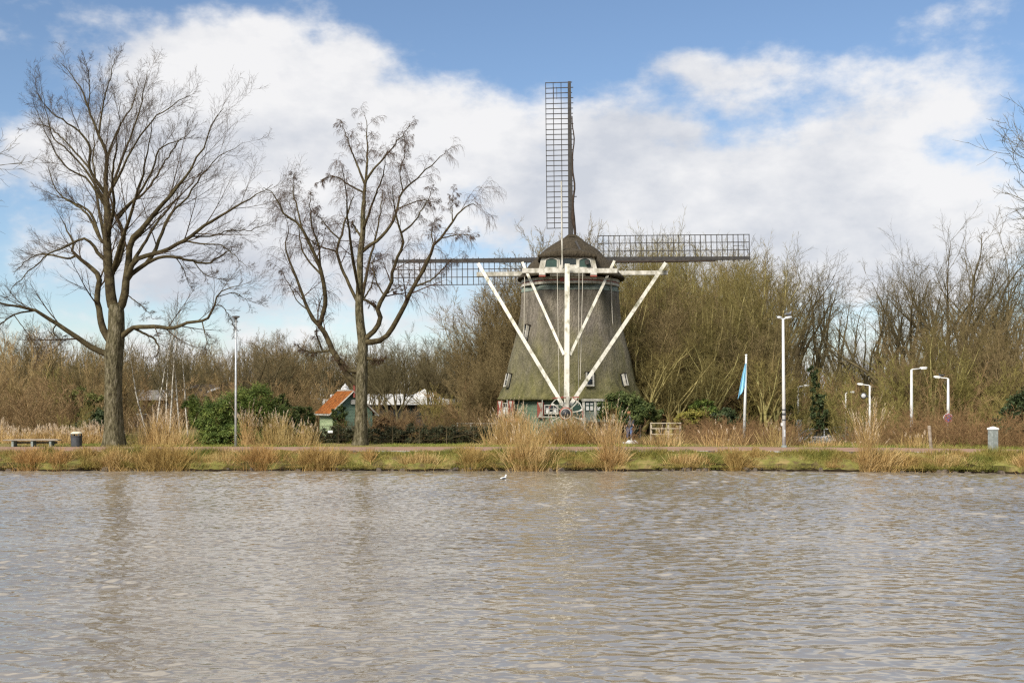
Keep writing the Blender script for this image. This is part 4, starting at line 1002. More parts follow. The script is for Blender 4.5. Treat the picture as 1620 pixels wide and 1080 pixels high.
def bin_():
    Y = 54.2; c = P(121, 706, Y); c.z = G-.01; r = thing('litter_bin', c, 'dark grey round litter bin with a pale domed lid, by the thick bare trunk', 'litter bin')
    m = MB(); m.lathe(c, [(0, 0), (.24, 0), (.25, .02), (.262, .46), (.275, .47), (.275, .51), (.25, .51), (.23, .46), (0, .44)], 24); m.build('body', M_dark, r, smooth=False)
    m = MB()
    for k in range(4): a = PI/4+k*PI/2; p = c+Vector((math.cos(a)*.235, math.sin(a)*.235, .5)); m.bar(p, p+Vector((0, 0, .13)), .06, .05)
    m.build('lid_support', M_dark, r)
    m = MB(); m.lathe(c, [(0, .60), (.25, .60), (.27, .62), (.25, .655), (.17, .70), (0, .715)], 24); m.build('lid', mat('pale_lid', (.42, .38, .27), (.60, .56, .43), 8, .6), r, smooth=False)
bin_()
def bollard():
    Y = 47.2; c = P(1571, 717, Y); zt = EYE+(HOR-679.5)/F*Y; c.z = .62; r = thing('bollard', c, 'square grey concrete bollard with a pale pointed cap at the far right of the bank', 'bollard')
    a = math.radians(18); ax, ay = Vector((math.cos(a), math.sin(a), 0)), Vector((-math.sin(a), math.cos(a), 0))
    m = MB(); m.obox((c.x, c.y, (c.z+zt)/2), ax, ay, (0, 0, 1), .145, .145, (zt-c.z)/2); m.build('shaft', M_concrete, r, bevel=.015)
    m = MB(); m.obox((c.x, c.y, zt+.035), ax, ay, (0, 0, 1), .165, .165, .03); m.obox((c.x, c.y, zt+.10), ax, ay, (0, 0, 1), .165, .165, .034, taper=.15); m.build('cap', M_pale, r)
bollard()
def old_post():
    Y = 52.0; b = P(1473, 708, Y); b.z = G-.03; r = thing('wooden_post', b, 'weathered leaning wooden post at the path edge, left of the round sign', 'post')
    m = MB(); t = P(1470, 674, Y); m.tube([b, b.lerp(t, .5), t], [.075, .07, .08], 8); m.tube([t, t+Vector((.0, 0, .03))], [.08, .03], 8); m.build('shaft', M_wood, r)
old_post()
def info_board():
    Y = 74; c = P(1264, 672, Y); r = thing('cabinet', (c.x, Y, G-.02+float(dip(c.x, Y))), 'grey metal box on a post in front of the parked cars', 'cabinet')
    m = MB(); m.box(c.x-.22, c.x+.16, Y-.1, Y+.1, c.z-.42, c.z+.33); m.build('case', M_galv, r, bevel=.02)
    m = MB(); m.box(c.x-.18, c.x+.12, Y-.115, Y-.1, c.z-.34, c.z+.26); m.build('door', M_lampw, r)
    m = MB(); m.bar((c.x-.03, Y, G-.04+float(dip(c.x, Y))), (c.x-.03, Y, c.z-.42), .1); m.build('post', M_galv, r)
info_board()

# ------------------------------------------------------------------ parked cars behind the brambles
M_tyre = mat('tyre_rubber', (.015, .015, .015), (.03, .03, .03), 6, .9)
M_lightglass = mat('headlight_glass', (.75, .76, .76), None, rough=.12)
M_rearred = mat('tail_light_red', (.32, .02, .02), None, rough=.3)
def car(px, Y, yaw, paint, label):
    c = Vector((PX(px, Y), Y, G-.03+float(dip(PX(px, Y), Y)))); r = thing('parked_car', c, label, 'car', 'cars parked behind the brambles')
    a = math.radians(yaw); fx = Vector((math.cos(a), math.sin(a), 0)); sx = Vector((-math.sin(a), math.cos(a), 0))
    q = lambda x, y, z: c+fx*x+sx*y+Vector((0, 0, z))
    st = [(-2.02, .42, .80, .70), (-1.95, .30, .98, .78), (-1.3, .26, 1.02, .84), (-.3, .25, .98, .86), (.75, .25, .95, .86), (1.5, .27, .86, .82), (1.92, .32, .72, .74), (2.02, .40, .62, .62)]
    m = MB(); rings = []
    for (x, z0, z1, hw) in st:
        ring = [(-hw*.92, z0), (-hw, z0+.18), (-hw, z1-.16), (-hw*.9, z1), (hw*.9, z1), (hw, z1-.16), (hw, z0+.18), (hw*.92, z0)]; rings.append([q(x, y, z) for y, z in ring])
    vs = [v for R_ in rings for v in R_]; n = 8
    fs = [(i*n+k, i*n+(k+1) % n, (i+1)*n+(k+1) % n, (i+1)*n+k) for i in range(len(st)-1) for k in range(n)]+[tuple(range(n)), tuple((len(st)-1)*n+k for k in range(n-1, -1, -1))]
    m.add(vs, fs); m.build('body', paint, r, smooth=False, bevel=.03)
    m = MB(); cab = [(-1.75, .95, .72), (-1.25, 1.44, .60), (.05, 1.47, .60), (.95, .94, .74)]
    vs = [q(x, s*w, z) for (x, z, w) in cab for s in (-1, 1)]
    m.add(vs, [(0, 1, 3, 2), (4, 5, 7, 6), (0, 2, 4, 6), (1, 7, 5, 3), (0, 6, 7, 1)]); m.build('window_glass', M_glass, r)
    m = MB(); m.add([q(-1.32, -.62, 1.43), q(-1.32, .62, 1.43), q(.1, .62, 1.46), q(.1, -.62, 1.46), q(-1.2, -.58, 1.50), q(-1.2, .58, 1.50), q(0, .58, 1.52), q(0, -.58, 1.52)], [(0, 1, 2, 3), (4, 7, 6, 5), (0, 4, 5, 1), (1, 5, 6, 2), (2, 6, 7, 3), (3, 7, 4, 0)])
    for s in (-1, 1):
        for (x0, z0, w0, x1, z1, w1) in ((-1.75, .95, .74, -1.25, 1.45, .61), (.95, .94, .75, .05, 1.48, .61), (-.45, .96, .75, -.5, 1.46, .61)): m.bar(q(x0, s*w0, z0), q(x1, s*w1, z1), .07, .05)
    m.build('roof', paint, r)
    for s in (-1, 1):
        for x in (-1.25, 1.25):
            m = MB(); m.lathe(q(x, s*.78, .31), [(.0, -.1), (.31, -.1), (.31, .1), (0, .1)], 20, ax=sx); w = m.build('wheel', M_tyre, r)
            m = MB(); m.lathe(q(x, s*.885, .31), [(0, -.01), (.2, -.012), (.19, .012), (0, .015)], 16, ax=sx); m.build('rim', M_galv, w)
        m = MB(); m.obox(q(1.95, s*.55, .66), fx, sx, (0, 0, 1), .07, .14, .07); m.build('headlight', M_lightglass, r)
        m = MB(); m.obox(q(-2.0, s*.62, .80), fx, sx, (0, 0, 1), .04, .1, .09); m.build('tail_light', M_rearred, r)
        m = MB(); m.obox(q(.72, s*.92, .98), fx, sx, (0, 0, 1), .06, .08, .06); m.build('wing_mirror', paint, r)
car(1287, 84, 196, mat('silver_paint', (.50, .51, .52), None, rough=.3, metallic=.4), 'silver parked car behind the brambles, nearest the ivy covered trunk')
car(1329, 90, 190, mat('grey_paint', (.16, .17, .18), None, rough=.3, metallic=.4), 'dark grey parked car half hidden by the tall reed clump on the bank')

# ------------------------------------------------------------------ birds
M_birdw = mat('white_plumage', (.62, .62, .60), (.74, .74, .72), 20, .8)
M_birdg = mat('grey_plumage', (.10, .11, .125), (.2, .21, .23), 20, .8)
M_birdk = mat('black_plumage', (.008, .008, .01), (.02, .02, .024), 20, .6)
M_beak = mat('orange_beak', (.45, .20, .03), None, rough=.5)
def bird(name, label, c, s, m1, m2, heading, cat, float_=False):
    c = Vector(c); r = thing(name, c, label, cat); f = Vector((math.cos(heading), math.sin(heading), 0)); u = Vector((0, 0, 1)); sd_ = f.cross(u)
    m = MB(); pts = [(-.24, .10, .012), (-.17, .10, .035), (-.08, .085, .062), (.02, .085, .070), (.09, .11, .058), (.125, .16, .036), (.145, .20, .034), (.165, .225, .036), (.185, .225, .022), (.195, .222, .008)]
    m.tube([c+f*x*s+u*z*s for x, z, q in pts], [q*s for x, z, q in pts], 10); m.build('body', m1, r, smooth=True)
    for k in (-1, 1):
        m = MB(); m.lathe(c+f*-.06*s+u*.10*s+sd_*k*.06*s, [(0, -.17), (.035, -.08), (.045, .02), (.03, .09), (0, .11)] if s == 1 else [(0, -.17*s), (.035*s, -.08*s), (.045*s, .02*s), (.03*s, .09*s), (0, .11*s)], 8, ax=f, sx=.6); m.build('wing', m2, r, smooth=True)
        if not float_:
            m = MB(); m.tube([c+sd_*k*.025*s+u*.05*s, c+sd_*k*.025*s-u*.0], .007*s, 5); m.build('leg', M_beak, r)
    m = MB(); m.tube([c+f*.19*s+u*.222*s, c+f*.235*s+u*.212*s], [.012*s, .003*s], 6); m.build('beak', M_beak, r)
g = P(797, 757, 42.3); bird('gull', 'white gull floating on the river in front of the bank', (g.x, g.y, -.05), .85, M_birdw, M_birdg, .9, 'gull', True)
bird('pigeon', 'grey pigeon perched on the tallest lamp post', (TL.x+.26, TLY, TL.z+.18), .95, M_birdg, M_birdg, .5, 'pigeon')
bird('crow', 'black bird perched on the arm of the lamp post with the round sign', (S5.x-.40, 66, S5.z+.12), .9, M_birdk, M_birdk, 2.6, 'bird')

# ------------------------------------------------------------------ the person by the reeds
M_skin = mat('skin', (.45, .27, .19), None, rough=.6)
M_hair = mat('red_brown_hair', (.17, .065, .025), (.24, .10, .04), 20, .7)
M_jacket = mat('grey_jacket', (.10, .10, .105), (.19, .185, .18), 8, .9)
M_jeans = mat('blue_jeans', (.08, .13, .26), (.14, .21, .36), 8, .9)
M_shoe = mat('pale_shoes', (.5, .49, .47), None, rough=.7)
def person():
    Y = 63.5; b = P(995.5, 697.5, Y); b.z = G-.01; H = 1.56; k = H/1.72
    r = thing('person', b, 'person with red brown hair, grey jacket and blue jeans, standing beside the tall reeds', 'person')
    me = bpy.data.meshes.new('body')
    J = [(0, 0, .95, .14), (0, .0, 1.15, .135), (-.01, -.03, 1.36, .15), (-.02, -.06, 1.47, .06), (-.03, -.10, 1.56, .075), (-.035, -.12, 1.65, .088), (-.03, -.11, 1.71, .06),
         (.10, 0, .88, .095), (.12, -.03, .50, .062), (.12, .02, .09, .042), (.13, -.13, .04, .036),
         (-.10, 0, .88, .095), (-.10, -.05, .50, .062), (-.10, .02, .09, .042), (-.11, -.13, .04, .036),
         (.19, -.03, 1.38, .06), (.25, -.02, 1.12, .045), (.22, -.20, .96, .034), (.21, -.28, .92, .028),
         (-.21, -.03, 1.38, .06), (-.27, .0, 1.12, .045), (-.22, -.17, .94, .034), (-.21, -.25, .90, .028)]
    E = [(0, 1), (1, 2), (2, 3), (3, 4), (4, 5), (5, 6), (0, 7), (7, 8), (8, 9), (9, 10), (0, 11), (11, 12), (12, 13), (13, 14), (2, 15), (15, 16), (16, 17), (17, 18), (2, 19), (19, 20), (20, 21), (21, 22)]
    base = len(J)
    for (hand, s) in ((18, 1), (22, -1)):          # five fingers on each hand
        x, y, z, _ = J[hand]
        for i in range(5):
            o = (i-2)*.017; ln = (.05, .075, .082, .076, .06)[i]
            if i == 0: p1 = (x-s*.035, y-.02, z+.01); p2 = (x-s*.045, y-.05, z-.005)
            else: p1 = (x+o*.8, y-ln*.6, z-.02); p2 = (x+o, y-ln*.9, z-.055)
            J.append((*p1, .0095)); J.append((*p2, .008)); E.append((hand, len(J)-2)); E.append((len(J)-2, len(J)-1))
    me.from_pydata([(x*k, y*k, z*k) for x, y, z, _ in J], E, [])
    o = links(bpy.data.objects.new('body', me)); o.parent = r; me.materials.append(M_skin)
    md = o.modifiers.new('skin', 'SKIN'); me.skin_vertices.new() if not me.skin_vertices else None
    for i, v in enumerate(me.skin_vertices[0].data): v.radius = (J[i][3]*k, J[i][3]*k*(.8 if i < 3 else 1)); v.use_root = (i == 0)
    sb = o.modifiers.new('sub', 'SUBSURF'); sb.levels = 1; sb.render_levels = 2
    p = lambda x, y, z: b+Vector((x, y, z))*k
    m = MB(); m.lathe(p(-.035, -.105, 1.66), [(0, .10), (.06, .085), (.098, .03), (.102, -.03), (.085, -.09), (.05, -.12)], 14, ax=(0, .25, 1)); m.build('hair', M_hair, r, smooth=True)
    m = MB(); m.obox(p(-.035, -.20, 1.615), (1, 0, 0), (0, 1, 0), (0, 0, 1), .013, .02, .02); m.build('nose', M_skin, r)
    m = MB()
    for s in (-1, 1): m.lathe(p(-.035+s*.032, -.196, 1.65), [(0, .01), (.011, 0), (0, -.01)], 8)
    m.build('eye', M_dark, r)
    m = MB(); m.tube([p(0, 0, .84), p(0, 0, .95), p(0, -.0, 1.15), p(-.01, -.03, 1.36), p(-.02, -.05, 1.47)], [.205*k, .19*k, .18*k, .20*k, .085*k], 14)
    for s, q in ((1, [(.17, -.03, 1.40), (.25, -.02, 1.12), (.22, -.19, .965)]), (-1, [(-.19, -.03, 1.40), (-.27, 0, 1.12), (-.22, -.16, .945)])): m.tube([p(*a) for a in q], [.085*k, .068*k, .052*k], 10)
    m.build('jacket', M_jacket, r, smooth=True)
    m = MB()
    for q in ([(.08, 0, .95), (.10, 0, .80), (.12, -.03, .50), (.12, .02, .08)], [(-.08, 0, .95), (-.10, 0, .80), (-.10, -.05, .50), (-.10, .02, .08)]): m.tube([p(*a) for a in q], [.13*k, .12*k, .085*k, .07*k], 12)
    m.build('jeans', M_jeans, r, smooth=True)
    for x in (.125, -.105):
        m = MB(); m.tube([p(x, .07, .05), p(x, .0, .06), p(x, -.1, .045), p(x, -.17, .035)], [.03*k, .055*k, .05*k, .03*k], 10); m.build('shoe', M_shoe, r, smooth=True)
person()
def garden_table():
    Y = 64.5; c = P(1004.5, 672.5, Y); r = thing('garden_table', (c.x, Y, G-.02), 'small garden table with a thin tan top beside the person in jeans', 'table')
    m = MB(); m.box(c.x-.33, c.x+.33, Y-.3, Y+.3, c.z-.03, c.z+.02); m.build('tabletop', M_woodpale, r, bevel=.01)
    for sx in (-1, 1):
        for sy in (-1, 1): m = MB(); m.bar((c.x+sx*.28, Y+sy*.25, G-.05), (c.x+sx*.28, Y+sy*.25, c.z-.031), .05); m.build('leg', M_wood, r)
    s = thing('stone_slab', P(999, 698.5, 58), 'flat pale stone slab lying in front of the person in jeans', 'slab'); s.location.z = G-.02
    m = MB(); c = s.location; m.obox(c+Vector((.0, 0, .13)), (1, 0, 0), (0, 1, 0), (0, 0, 1), .28, .2, .05, taper=.7); m.obox(c+Vector((-.05, 0, .045)), (1, 0, 0), (0, 1, 0), (0, 0, 1), .38, .18, .05); m.build('stone', M_pale, s, bevel=.03)
garden_table()

# ------------------------------------------------------------------ woodland behind: one tree of each kind, then copies
M_olimb = mat('lit_olive_lichened_limbs', (.17, .145, .05), (.42, .36, .16), 1.8, .95, rnd=.16)  # pale lichen, lightened further so the limbs look sunlit
M_dlimb = mat('dark_woodland_limbs', (.045, .036, .020), (.13, .105, .058), 1.3, .95, rnd=.14)
M_olive = mat('olive_lichened_bark', (.108, .085, .030), (.262, .212, .084), 1.3, .95, rnd=.16)  # lichened twigs, coloured darker so gaps between the lit limbs look shaded
M_brown = mat('brown_twig_bark', (.105, .078, .036), (.255, .195, .098), 1.3, .95, rnd=.14)
M_redtan = mat('russet_twig_bark', (.19, .130, .058), (.40, .295, .148), 1.3, .95, rnd=.14)
M_greyb = mat('grey_brown_bark', (.060, .049, .026), (.158, .128, .070), 1.5, .95, rnd=.14)
M_birch = mat('white_birch_bark', (.20, .17, .13), (.55, .52, .45), 3, .8, stretch=(1, 1, 1.6), lo=.40, hi=.55)

def tree_mesh(seed, H, stems, lean, r0, levels, K=10, wig=.07, droop=0.0, spread=.5, hvar=.25, tipr=.08):
    rng = np.random.default_rng(seed)
    P0 = np.empty((stems, K, 3)); a = np.arange(stems)*2.4+rng.uniform(0, 6)
    b = np.stack([np.cos(a), np.sin(a), np.zeros(stems)], -1)
    P0[:, 0] = b*spread*.35*(stems > 1)*rng.uniform(.4, 1.2, (stems, 1)); P0[:, 0, 2] = -.15
    hs = H*(1-rng.uniform(0, hvar, stems)*(np.arange(stems) > 0))
    d = norm(b*lean*rng.uniform(.3, 1.3, (stems, 1))+np.array([0, 0, 1.])+rng.normal(0, .04, (stems, 3)))
    for k in range(1, K):
        d = norm(d+rng.normal(0, wig, (stems, 3))+np.array([0, 0, .06-droop*k/K])); P0[:, k] = P0[:, k-1]+d*(hs/(K-1))[:, None]
    R0 = (r0*hs/H)[:, None]*np.linspace(1, tipr, K)[None, :]**.9
    R0[:, 0] *= 1.25
    trunk = tubes(P0, R0, 7)
    parts = []; cp, cr = P0, R0
    for i, L_ in enumerate(levels):
        n, t0, t1, ang, lenr, Kk, up, wg, rr, tip, shape = L_[:11]; rmin = L_[11] if len(L_) > 11 else .012
        cp, cr = grow(rng, cp, cr, n, t0, t1, ang, lenr, Kk, up, wg, rr, tip, shape, rmin=rmin, abslen=L_[12] if len(L_) > 12 else None)
        parts.append(tubes(cp, cr, 5 if i == 0 else 3))
    if tipr > .2: trunk = join([trunk, parts.pop(0)])       # main limbs belong with the bole
    return trunk, join(parts)
MESHES = {}
def tree_kind(key, name, m_trunk, m_twig, variants, **kw):
    MESHES[key] = []
    for s in range(variants):
        (tv, tq), (cv, cq) = tree_mesh(hash_(key)+s, **kw)
        MESHES[key].append((name, float(np.quantile(cv[:, 2], .985)), np_mesh('trunk', tv, tq, m_trunk), np_mesh('crown', cv, cq, m_twig)))
def hash_(k): return sum(ord(c)*(i+3) for i, c in enumerate(k))*7
PR = random.Random(77)
def plant(key, px, Y, top, label, cat, group=None, squash=1.0, v=None, x=None, rot=None):
    ms = MESHES[key]; name, H, t, c = ms[PR.randrange(len(ms)) if v is None else v % len(ms)]
    x_ = PX(px, Y) if x is None else x; g0 = G+float(dip(x_, Y)); h = max(.3, EYE+(HOR-top)/F*Y-g0); s = h/H
    r = thing(name, (x_, Y, g0-.05), label, cat, group)
    r.rotation_euler = (0, 0, PR.uniform(0, 6.28) if rot is None else rot); r.scale = (s*squash, s*squash, s)
    for nm, me in (('trunk', t), ('crown', c)):
        if me is None: continue
        o = links(bpy.data.objects.new(nm, me)); o.parent = r
    return r

# bole, then main limbs (fixed length), then finer and finer shoots
tree_kind('olive', 'lichened_tree', M_olimb, M_olive, 4, H=6, stems=4, lean=.20, r0=.29, spread=2.2, hvar=.15, tipr=.55,
          levels=[(5, .25, 1, .30, .9, 12, .35, .07, .66, .14, .15, .02, 10), (10, .15, 1, .48, .28, 8, .30, .09, .5, .25, .05, .016), (7, .12, 1, .55, .46, 5, .15, .13, .55, .4, .1, .011), (5, .1, 1, .55, .5, 3, .1, .15, .7, .5, .3, .009)])
tree_kind('open', 'bare_woodland_tree', M_dlimb, M_greyb, 5, H=7, stems=1, lean=.08, r0=.38, wig=.06, tipr=.6,
          levels=[(6, .45, 1, .50, 1, 12, .30, .10, .66, .12, .15, .02, 9), (8, .25, 1, .62, .38, 9, .15, .10, .56, .25, .0, .018), (6, .2, 1, .62, .48, 6, .12, .12, .58, .35, .1, .012), (5, .2, 1, .6, .5, 4, .1, .15, .65, .5, .3, .008)])
tree_kind('twin', 'bare_woodland_tree', M_dlimb, M_greyb, 3, H=8, stems=2, lean=.20, r0=.30, spread=1.8, wig=.06, tipr=.55,
          levels=[(5, .35, 1, .50, 1, 12, .30, .10, .64, .12, .15, .02, 8), (8, .25, 1, .62, .38, 9, .15, .10, .56, .25, .0, .018), (6, .2, 1, .62, .48, 6, .12, .12, .58, .35, .1, .012), (5, .2, 1, .6, .52, 4, .1, .15, .65, .5, .3, .008)])
tree_kind('dense', 'dense_twiggy_tree', M_brown, M_brown, 3, H=4, stems=3, lean=.28, r0=.18, spread=1.8, hvar=.15, tipr=.5,
          levels=[(7, .25, 1, .38, 1, 9, .25, .07, .62, .15, .15, .02, 8.0), (15, .1, 1, .52, .30, 6, .25, .11, .5, .3, .35, .014), (8, .1, 1, .55, .48, 5, .15, .13, .6, .4, .3, .012), (5, .1, 1, .55, .5, 3, .1, .15, .7, .5, .3, .010)])
tree_kind('grey', 'spreading_bare_tree', M_greyb, M_greyb, 3, H=4, stems=3, lean=.28, r0=.15, spread=1.2, tipr=.5,
          levels=[(6, .3, 1, .42, 1, 9, .25, .07, .6, .15, .15, .016, 6.2), (11, .15, 1, .52, .34, 6, .25, .10, .5, .3, .4, .012), (8, .12, 1, .55, .48, 5, .15, .12, .6, .4, .3, .010), (4, .1, 1, .55, .5, 3, .1, .14, .7, .5, .3, .008)])
tree_kind('russet', 'russet_twiggy_tree', M_redtan, M_redtan, 3, H=9, stems=7, lean=.26, r0=.07, spread=2.2,
          levels=[(14, .06, 1, .38, .30, 6, .5, .09, .5, .4, .35, .014), (8, .1, 1, .45, .42, 4, .3, .12, .65, .5, .3, .012), (5, .1, 1, .5, .45, 3, .2, .14, .7, .5, .3, .010)])
tree_kind('birch', 'birch_tree', M_birch, M_greyb, 3, H=9, stems=1, lean=.10, r0=.075, wig=.04,
          levels=[(20, .28, 1, .5, .26, 6, .45, .10, .5, .3, .5, .010), (7, .15, 1, .55, .45, 5, .1, .14, .6, .4, .3, .008), (5, .1, 1, .55, .5, 4, -.2, .14, .7, .5, .3, .006)])
M_ol2 = mat('olive_scrub_stems', (.115, .098, .032), (.285, .235, .085), 1.6, .95, rnd=.16)
M_br2 = mat('brown_scrub_stems', (.14, .092, .044), (.31, .22, .11), 1.6, .95, rnd=.16)
M_bram = mat('red_brown_brambles', (.115, .064, .031), (.28, .178, .088), 1.6, .95, rnd=.14)
tree_kind('scrub', 'scrub_bush', M_ol2, M_ol2, 3, H=5, stems=16, lean=.55, r0=.045, spread=3.2, wig=.12, droop=.06, hvar=.5,
          levels=[(11, .08, 1, .5, .32, 5, .3, .13, .5, .4, .3, .013), (8, .1, 1, .6, .45, 4, .1, .16, .65, .5, .3, .011), (4, .1, 1, .6, .5, 3, 0, .16, .7, .5, .3, .009)])
tree_kind('brscrub', 'brown_bush', M_br2, M_br2, 3, H=4, stems=18, lean=.55, r0=.035, spread=2.8, wig=.10, droop=.05, hvar=.5,
          levels=[(11, .08, 1, .45, .32, 5, .3, .12, .5, .4, .3, .011), (8, .1, 1, .55, .45, 4, .1, .15, .65, .5, .3, .009), (4, .1, 1, .55, .5, 3, 0, .15, .7, .5, .3, .008)])
tree_kind('bramble', 'bramble_bush', M_bram, M_bram, 3, H=1.8, stems=60, lean=.75, r0=.012, spread=4.2, wig=.12, droop=.25, hvar=.6,
          levels=[(8, .1, 1, .6, .30, 4, .0, .15, .7, .5, .3, .006), (5, .1, 1, .6, .5, 3, 0, .15, .8, .6, .3, .005)])

_tx = [-60, 0, 60, 130, 200, 330, 400, 450, 520, 600, 650, 720, 750, 775, 800, 840, 862, 885, 930, 960, 1000, 1080, 1180, 1210, 1260, 1300, 1340, 1380, 1420, 1460, 1500, 1540, 1570, 1600, 1680]
_ty = [525, 520, 515, 535, 545, 530, 525, 520, 530, 530, 528, 535, 520, 470, 445, 440, 372, 390, 395, 378, 370, 372, 385, 408, 404, 425, 442, 430, 412, 395, 368, 350, 368, 378, 360]
def top_at(px): return float(np.interp(px, _tx, _ty))
L_left = ('russet twiggy tree in the tan scrub at the far left, behind the bench', 'tree', 'russet trees behind the bench')
L_mid = ('bare spreading tree in the low wood between the two big bare trees and the windmill', 'tree', 'bare trees left of the windmill')
L_dense = ('dense brown twiggy tree close behind the left side of the windmill', 'tree', 'dense brown trees beside the windmill')
L_olive = ('tall olive lichened tree in the thick wood right of the windmill, behind the blue flag', 'tree', 'olive trees behind the flag')
L_open = ('tall dark bare tree with open crown in the wood behind the white street lamps', 'tree', 'bare trees behind the street lamps')
L_back = ('bare tree far back in the wood behind everything', 'tree', 'far trees of the wood')
def wood():
    R_ = random.Random(5)
    def row(a, b, step, Y0, Y1, keys, lab, drop=(0, 20), sq=(.8, 1.15)):
        p = a
        while p <= b:
            px = p+R_.uniform(-.35, .35)*step; Y = R_.uniform(Y0, Y1)
            if 1240 < px < 1356 and Y < 98: Y = R_.uniform(98, 106)
            plant(R_.choice(keys), px, Y, top_at(px)+R_.uniform(*drop), *lab, squash=R_.uniform(*sq)); p += step
    # left of the mill
    row(-70, 190, 26, 74, 88, ['russet', 'russet', 'dense'], L_left, (0, 50)); row(-60, 200, 34, 92, 108, ['dense', 'grey', 'russet'], L_left, (-6, 22))
    row(190, 480, 30, 88, 108, ['dense', 'grey', 'open'], L_mid, (0, 35), (.9, 1.3)); row(430, 760, 34, 114, 124, ['grey', 'grey', 'open'], L_mid, (-5, 22), (.9, 1.3))
    row(200, 760, 42, 124, 145, ['dense', 'grey'], L_back, (8, 40), (1, 1.4))
    row(752, 905, 17, 80, 104, ['dense'], L_dense, (0, 28)); row(750, 830, 22, 76, 80, ['dense'], L_dense, (50, 110))
    # right of the mill
    row(935, 1205, 17, 80, 104, ['olive'], L_olive, (14, 34), (.8, 1.1)); row(960, 1215, 24, 72, 80, ['olive', 'olive', 'dense'], L_olive, (60, 150), (.9, 1.2))
    row(1190, 1660, 29, 82, 104, ['open', 'twin', 'open'], L_open, (-4, 14), (.75, .95)); row(1190, 1660, 42, 74, 82, ['olive', 'olive', 'dense'], L_open, (130, 185), (.9, 1.2))
    row(900, 1200, 42, 118, 140, ['dense', 'olive'], L_back, (25, 90), (1, 1.3)); row(1200, 1680, 46, 112, 135, ['open', 'twin'], L_back, (50, 120), (.9, 1.2))
    # scrub
    L1 = ('brown leafless bush in the scrub behind the bench and the thick bare trunk', 'bush', 'brown bushes at the left')
    L2 = ('brown leafless bush in the garden between the shed and the windmill', 'bush', 'brown bushes by the shed')
    L3 = ('olive leafless bush at the foot of the wood right of the windmill', 'bush', 'olive bushes under the wood')
    def bushes(a, b, step, Y0, Y1, keys, lab, t0, t1, sq=(.9, 1.4)):
        p = a
        while p <= b:
            px = p+R_.uniform(-.4, .4)*step; Y = R_.uniform(Y0, Y1)
            if not (1246 < px < 1352 and Y < 99): plant(R_.choice(keys), px, Y, R_.uniform(t0, t1), *lab, squash=R_.uniform(*sq))
            p += step
    bushes(-60, 200, 34, 64, 74, ['brscrub', 'scrub', 'brscrub'], L1, 588, 640); bushes(-60, 480, 44, 78, 92, ['brscrub', 'scrub'], L1, 585, 625)
    bushes(200, 300, 36, 66, 80, ['brscrub'], L1, 640, 665); bushes(440, 520, 32, 66, 74, ['brscrub'], L2, 600, 640)
    bushes(575, 800, 30, 63, 74, ['brscrub', 'brscrub', 'scrub'], L2, 642, 664); bushes(690, 800, 32, 74, 84, ['brscrub', 'scrub'], L2, 600, 630); bushes(580, 700, 34, 76, 90, ['brscrub'], L2, 652, 664)
    bushes(1000, 1680, 30, 74, 84, ['scrub', 'scrub', 'brscrub'], L3, 565, 622); bushes(1010, 1680, 56, 86, 100, ['scrub', 'brscrub'], L3, 575, 612)
    bushes(1360, 1680, 50, 64, 69, ['scrub', 'brscrub'], L3, 625, 655)
    for px, Y, top in ((628, 88, 528), (688, 92, 532), (590, 94, 540)): plant('grey', px, Y, top, 'spreading bare tree standing in front of the white edged pavilion', 'tree', 'bare trees at the pavilion', squash=.95)
    for px, Y, top in ((1046, 71, 545), (1072, 70.5, 560), (1215, 72, 560), (1120, 71.5, 535), (1012, 71, 520)): plant('olive', px, Y, top, 'low lichened tree with pale crooked limbs at the front edge of the wood', 'tree', 'low trees at the wood edge', squash=1.5)
    # birches in front of the dark house
    for i, (px, top, Y) in enumerate(((232, 505, 66), (243, 480, 69), (268, 470, 67), (262, 500, 74), (285, 490, 70), (297, 515, 66))):
        plant('birch', px, Y, top, 'slender pale stemmed birch in the small group right of the thick bare trunk', 'tree', 'birches by the reeds')
    # the two trees that reach in from outside the picture
    plant('open', -300, 57, 90, 'bare tree standing off the left edge, only its twig ends reach into the picture', 'tree', v=1, squash=1.0)
    plant('open', 1730, 58, 190, 'tall bare tree at the right edge, its branches reaching in against the clouds', 'tree', v=2, squash=1.0)
    # a bleached shrub in front of the dark bush, by the bin
    plant('scrub', 120, 60.5, 640, 'pale sparse bush with bare grey stems behind the litter bin', 'bush', squash=.7)
    # brambles behind the path
    LB = ('red brown bramble bush behind the path, between the windmill and tall white lamp', 'bramble', 'brambles by the flag')
    LC = ('red brown bramble bush in the strip behind the path, below the white street lamps', 'bramble', 'brambles by the street lamps')
    LD = ('red brown bramble bush along the reeds below the windmill', 'bramble', 'brambles below the windmill')
    def bram(a, b, step, Y0, Y1, t0, t1, lab):
        p = a
        while p <= b:
            px = p+R_.uniform(-.4, .4)*step; Y = R_.uniform(Y0, Y1)+float(bend(PX(px, 54))); plant('bramble', px, Y, R_.uniform(t0, t1), *lab, squash=R_.uniform(.7, 1.1)); p += step
    bram(880, 960, 26, 56.5, 59.5, 662, 675, LD); bram(1012, 1075, 24, 55.5, 57, 683, 692, LB); bram(1082, 1240, 25, 55.5, 60, 660, 678, LB); bram(1125, 1240, 26, 60.5, 63.5, 654, 666, LB)
    bram(1250, 1345, 27, 55.5, 57, 691, 698, LC); bram(1350, 1420, 27, 55.5, 59, 672, 688, LC); bram(1385, 1475, 26, 57, 62, 640, 668, LC); bram(1478, 1512, 22, 57, 60, 674, 684, LC); bram(1518, 1590, 22, 56, 60, 644, 664, LC); bram(1590, 1680, 28, 54.5, 58, 672, 684, LC)
    bram(600, 660, 24, 60, 62, 652, 664, ('red brown bush of dry stems behind the wire fence right of the shed', 'bush', 'dry bushes by the shed'))
